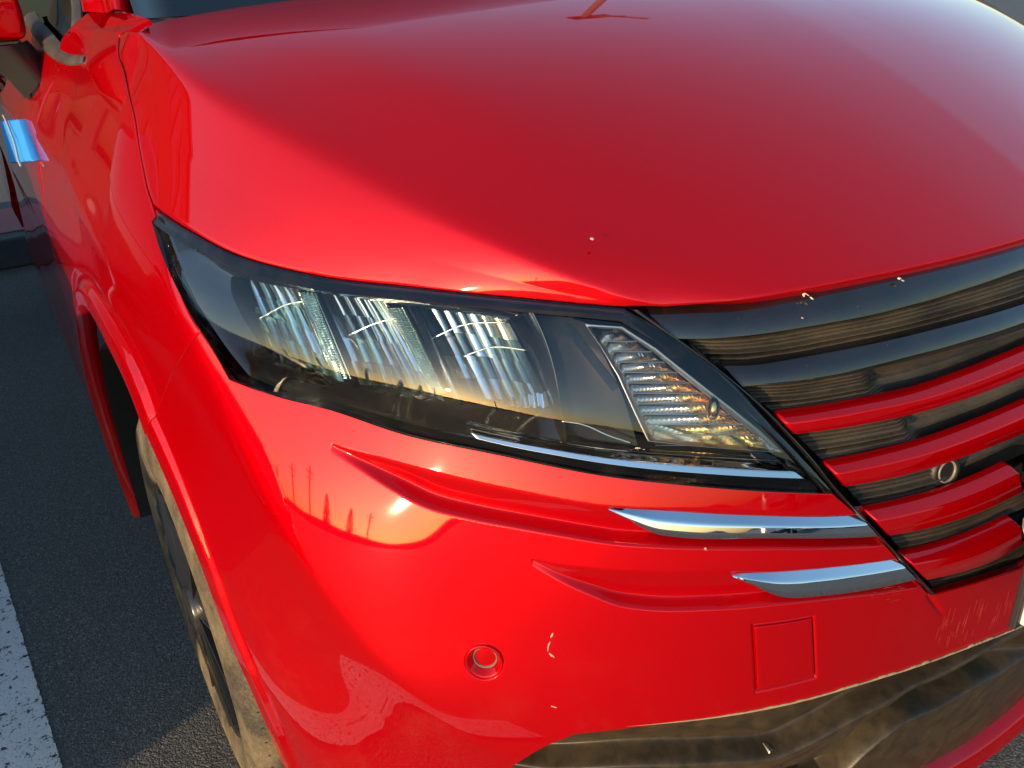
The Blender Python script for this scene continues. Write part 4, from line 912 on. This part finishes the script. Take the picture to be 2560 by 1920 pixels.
# distant hills, a low wooded edge, poles and conifers in the direction of the sun
HILL=simple('wooded_hill',(.030,.042,.028),.95)
na=240; rows=[]
for k in range(na+1):
    a=2*math.pi*k/na; h=14+7*math.sin(a*3+1)+5*math.sin(a*7+.6)+2.5*math.sin(a*17)+1.5*math.sin(a*41+2)
    dv=abs((math.degrees(a)-249+180)%360-180); h*=.30+.70*sstep(18,70,dv)
    rows.append([(math.sin(a)*(R_),math.cos(a)*R_,hh) for R_,hh in ((230,-.5),(236,h*.55),(250,h),(300,h*1.1),(330,-1))])
tag(sheet('hills',np.array(rows),HILL,None,weld=1e-3),kind='structure')
LEAF=simple('dark_conifer_needles',(.022,.040,.020),.9); BARK=simple('bark',(.06,.045,.03),.9)
def conifer(az,dist,h,label):
    a=math.radians(az); p=np.array([math.sin(a)*dist,math.cos(a)*dist,0]); r=empty('conifer_tree',tuple(p)); tag(r,label,'tree','conifers against the low sun')
    tube('trunk',[(0,0,-.1),(0,0,h*.9)],[h*.02,h*.004],BARK,r,8)
    V=[];F=[]
    for k in range(900):
        t=random.random()**.8; z=h*(.12+.88*t); R_=h*.13*(1-t)**.7*(.55+.6*random.random())+.1; g=random.uniform(0,6.283); c=np.array([math.cos(g)*R_,math.sin(g)*R_,z]); s=h*.03*(1.2-t*.6)
        o=len(V); e=np.array([math.cos(g),math.sin(g),-.5])*s*1.6; f=np.array([-math.sin(g),math.cos(g),.2])*s*.6
        V+=[c-e*.3-f,c-e*.3+f,c+e]; F.append((o,o+1,o+2))
    mesh('crown',V,F,LEAF,r,False,fix=False); return r
conifer(262,70,9.0,'tall narrow conifer, the leftmost of the pair seen mirrored in the bumper')
conifer(257,66,7.6,'shorter conifer nearest the low sun, seen mirrored in the bumper')
POLE=simple('dark_pole',(.05,.045,.04),.7)
for az,dist,h in ((266,48,9),(270,52,8),(253.5,60,7),(274,55,6),(240,62,7)):
    a=math.radians(az); p=(math.sin(a)*dist,math.cos(a)*dist,0); r=empty('utility_pole',p); tag(r,None,'pole','utility poles along the far road'); r['label']={266:'tallest utility pole with two cross arms, third from the right on the far road',270:'utility pole with two cross arms, second from the right beyond the neighbouring wagon',253.5:'utility pole standing nearest the low sun on the far road',274:'shortest utility pole, at the right end of the far road row',240:'utility pole at the left end of the far road row'}[az]
    tube('pole',[(0,0,-.2),(0,0,h)],[.16,.11],POLE,r,8); box('cross_arm',(0,0,h*.9),(1.6,.1,.12),POLE,r,0,Matrix.Rotation(a,4,'Z')); box('cross_arm',(0,0,h*.8),(1.2,.1,.12),POLE,r,0,Matrix.Rotation(a,4,'Z'))

# unseen dark building, added to darken reflections in side glass and hood flank
BW=make_dusty('brown_render',(.060,.050,.042),(.12,.10,.08),.8,.3,.8); bld=empty('unseen_building',(-11,19,0)); tag(bld,'unseen dark brown three-storey building added behind the car park to darken reflections','building')
box('wall',(0,0,4.9),(22,6,9.8),BW,bld,.02); box('roof',(0,0,9.95),(22.6,6.6,.3),KD,bld,.02)
for i in range(10):
    for zz in (1.7,4.9,8.1):
        f=box('window',(-9.4+i*2.08,-3.02,zz),(1.3,.08,1.4),KD,bld,.01); box('pane',(-9.4+i*2.08,-3.065,zz),(1.16,.02,1.26),GLASS,f,0)

lp_=empty('lamp_post',(5.65,7.35,0)); tag(lp_,'tall lamp post with a tilted panel on a bracket, behind the car park','lamp post')
PG=simple('galvanised_pole',(.22,.20,.18),.5,.3)
tube('pole',[(0,0,-.1),(0,0,6.95)],[.085,.07],PG,lp_,12); box('cap_plate',(.12,0,6.97),(.75,.3,.03),PG,lp_,.004)
R_=Matrix.Rotation(math.radians(-48),4,'Z')@Matrix.Rotation(math.radians(28),4,'X'); box('panel',(.52,-.42,6.86),(.62,.5,.05),simple('panel_dark',(.05,.04,.04),.4),lp_,.006,R_); tube('bracket',[(.1,0,6.9),(.48,-.36,6.80)],[.03,.03],PG,lp_,8)
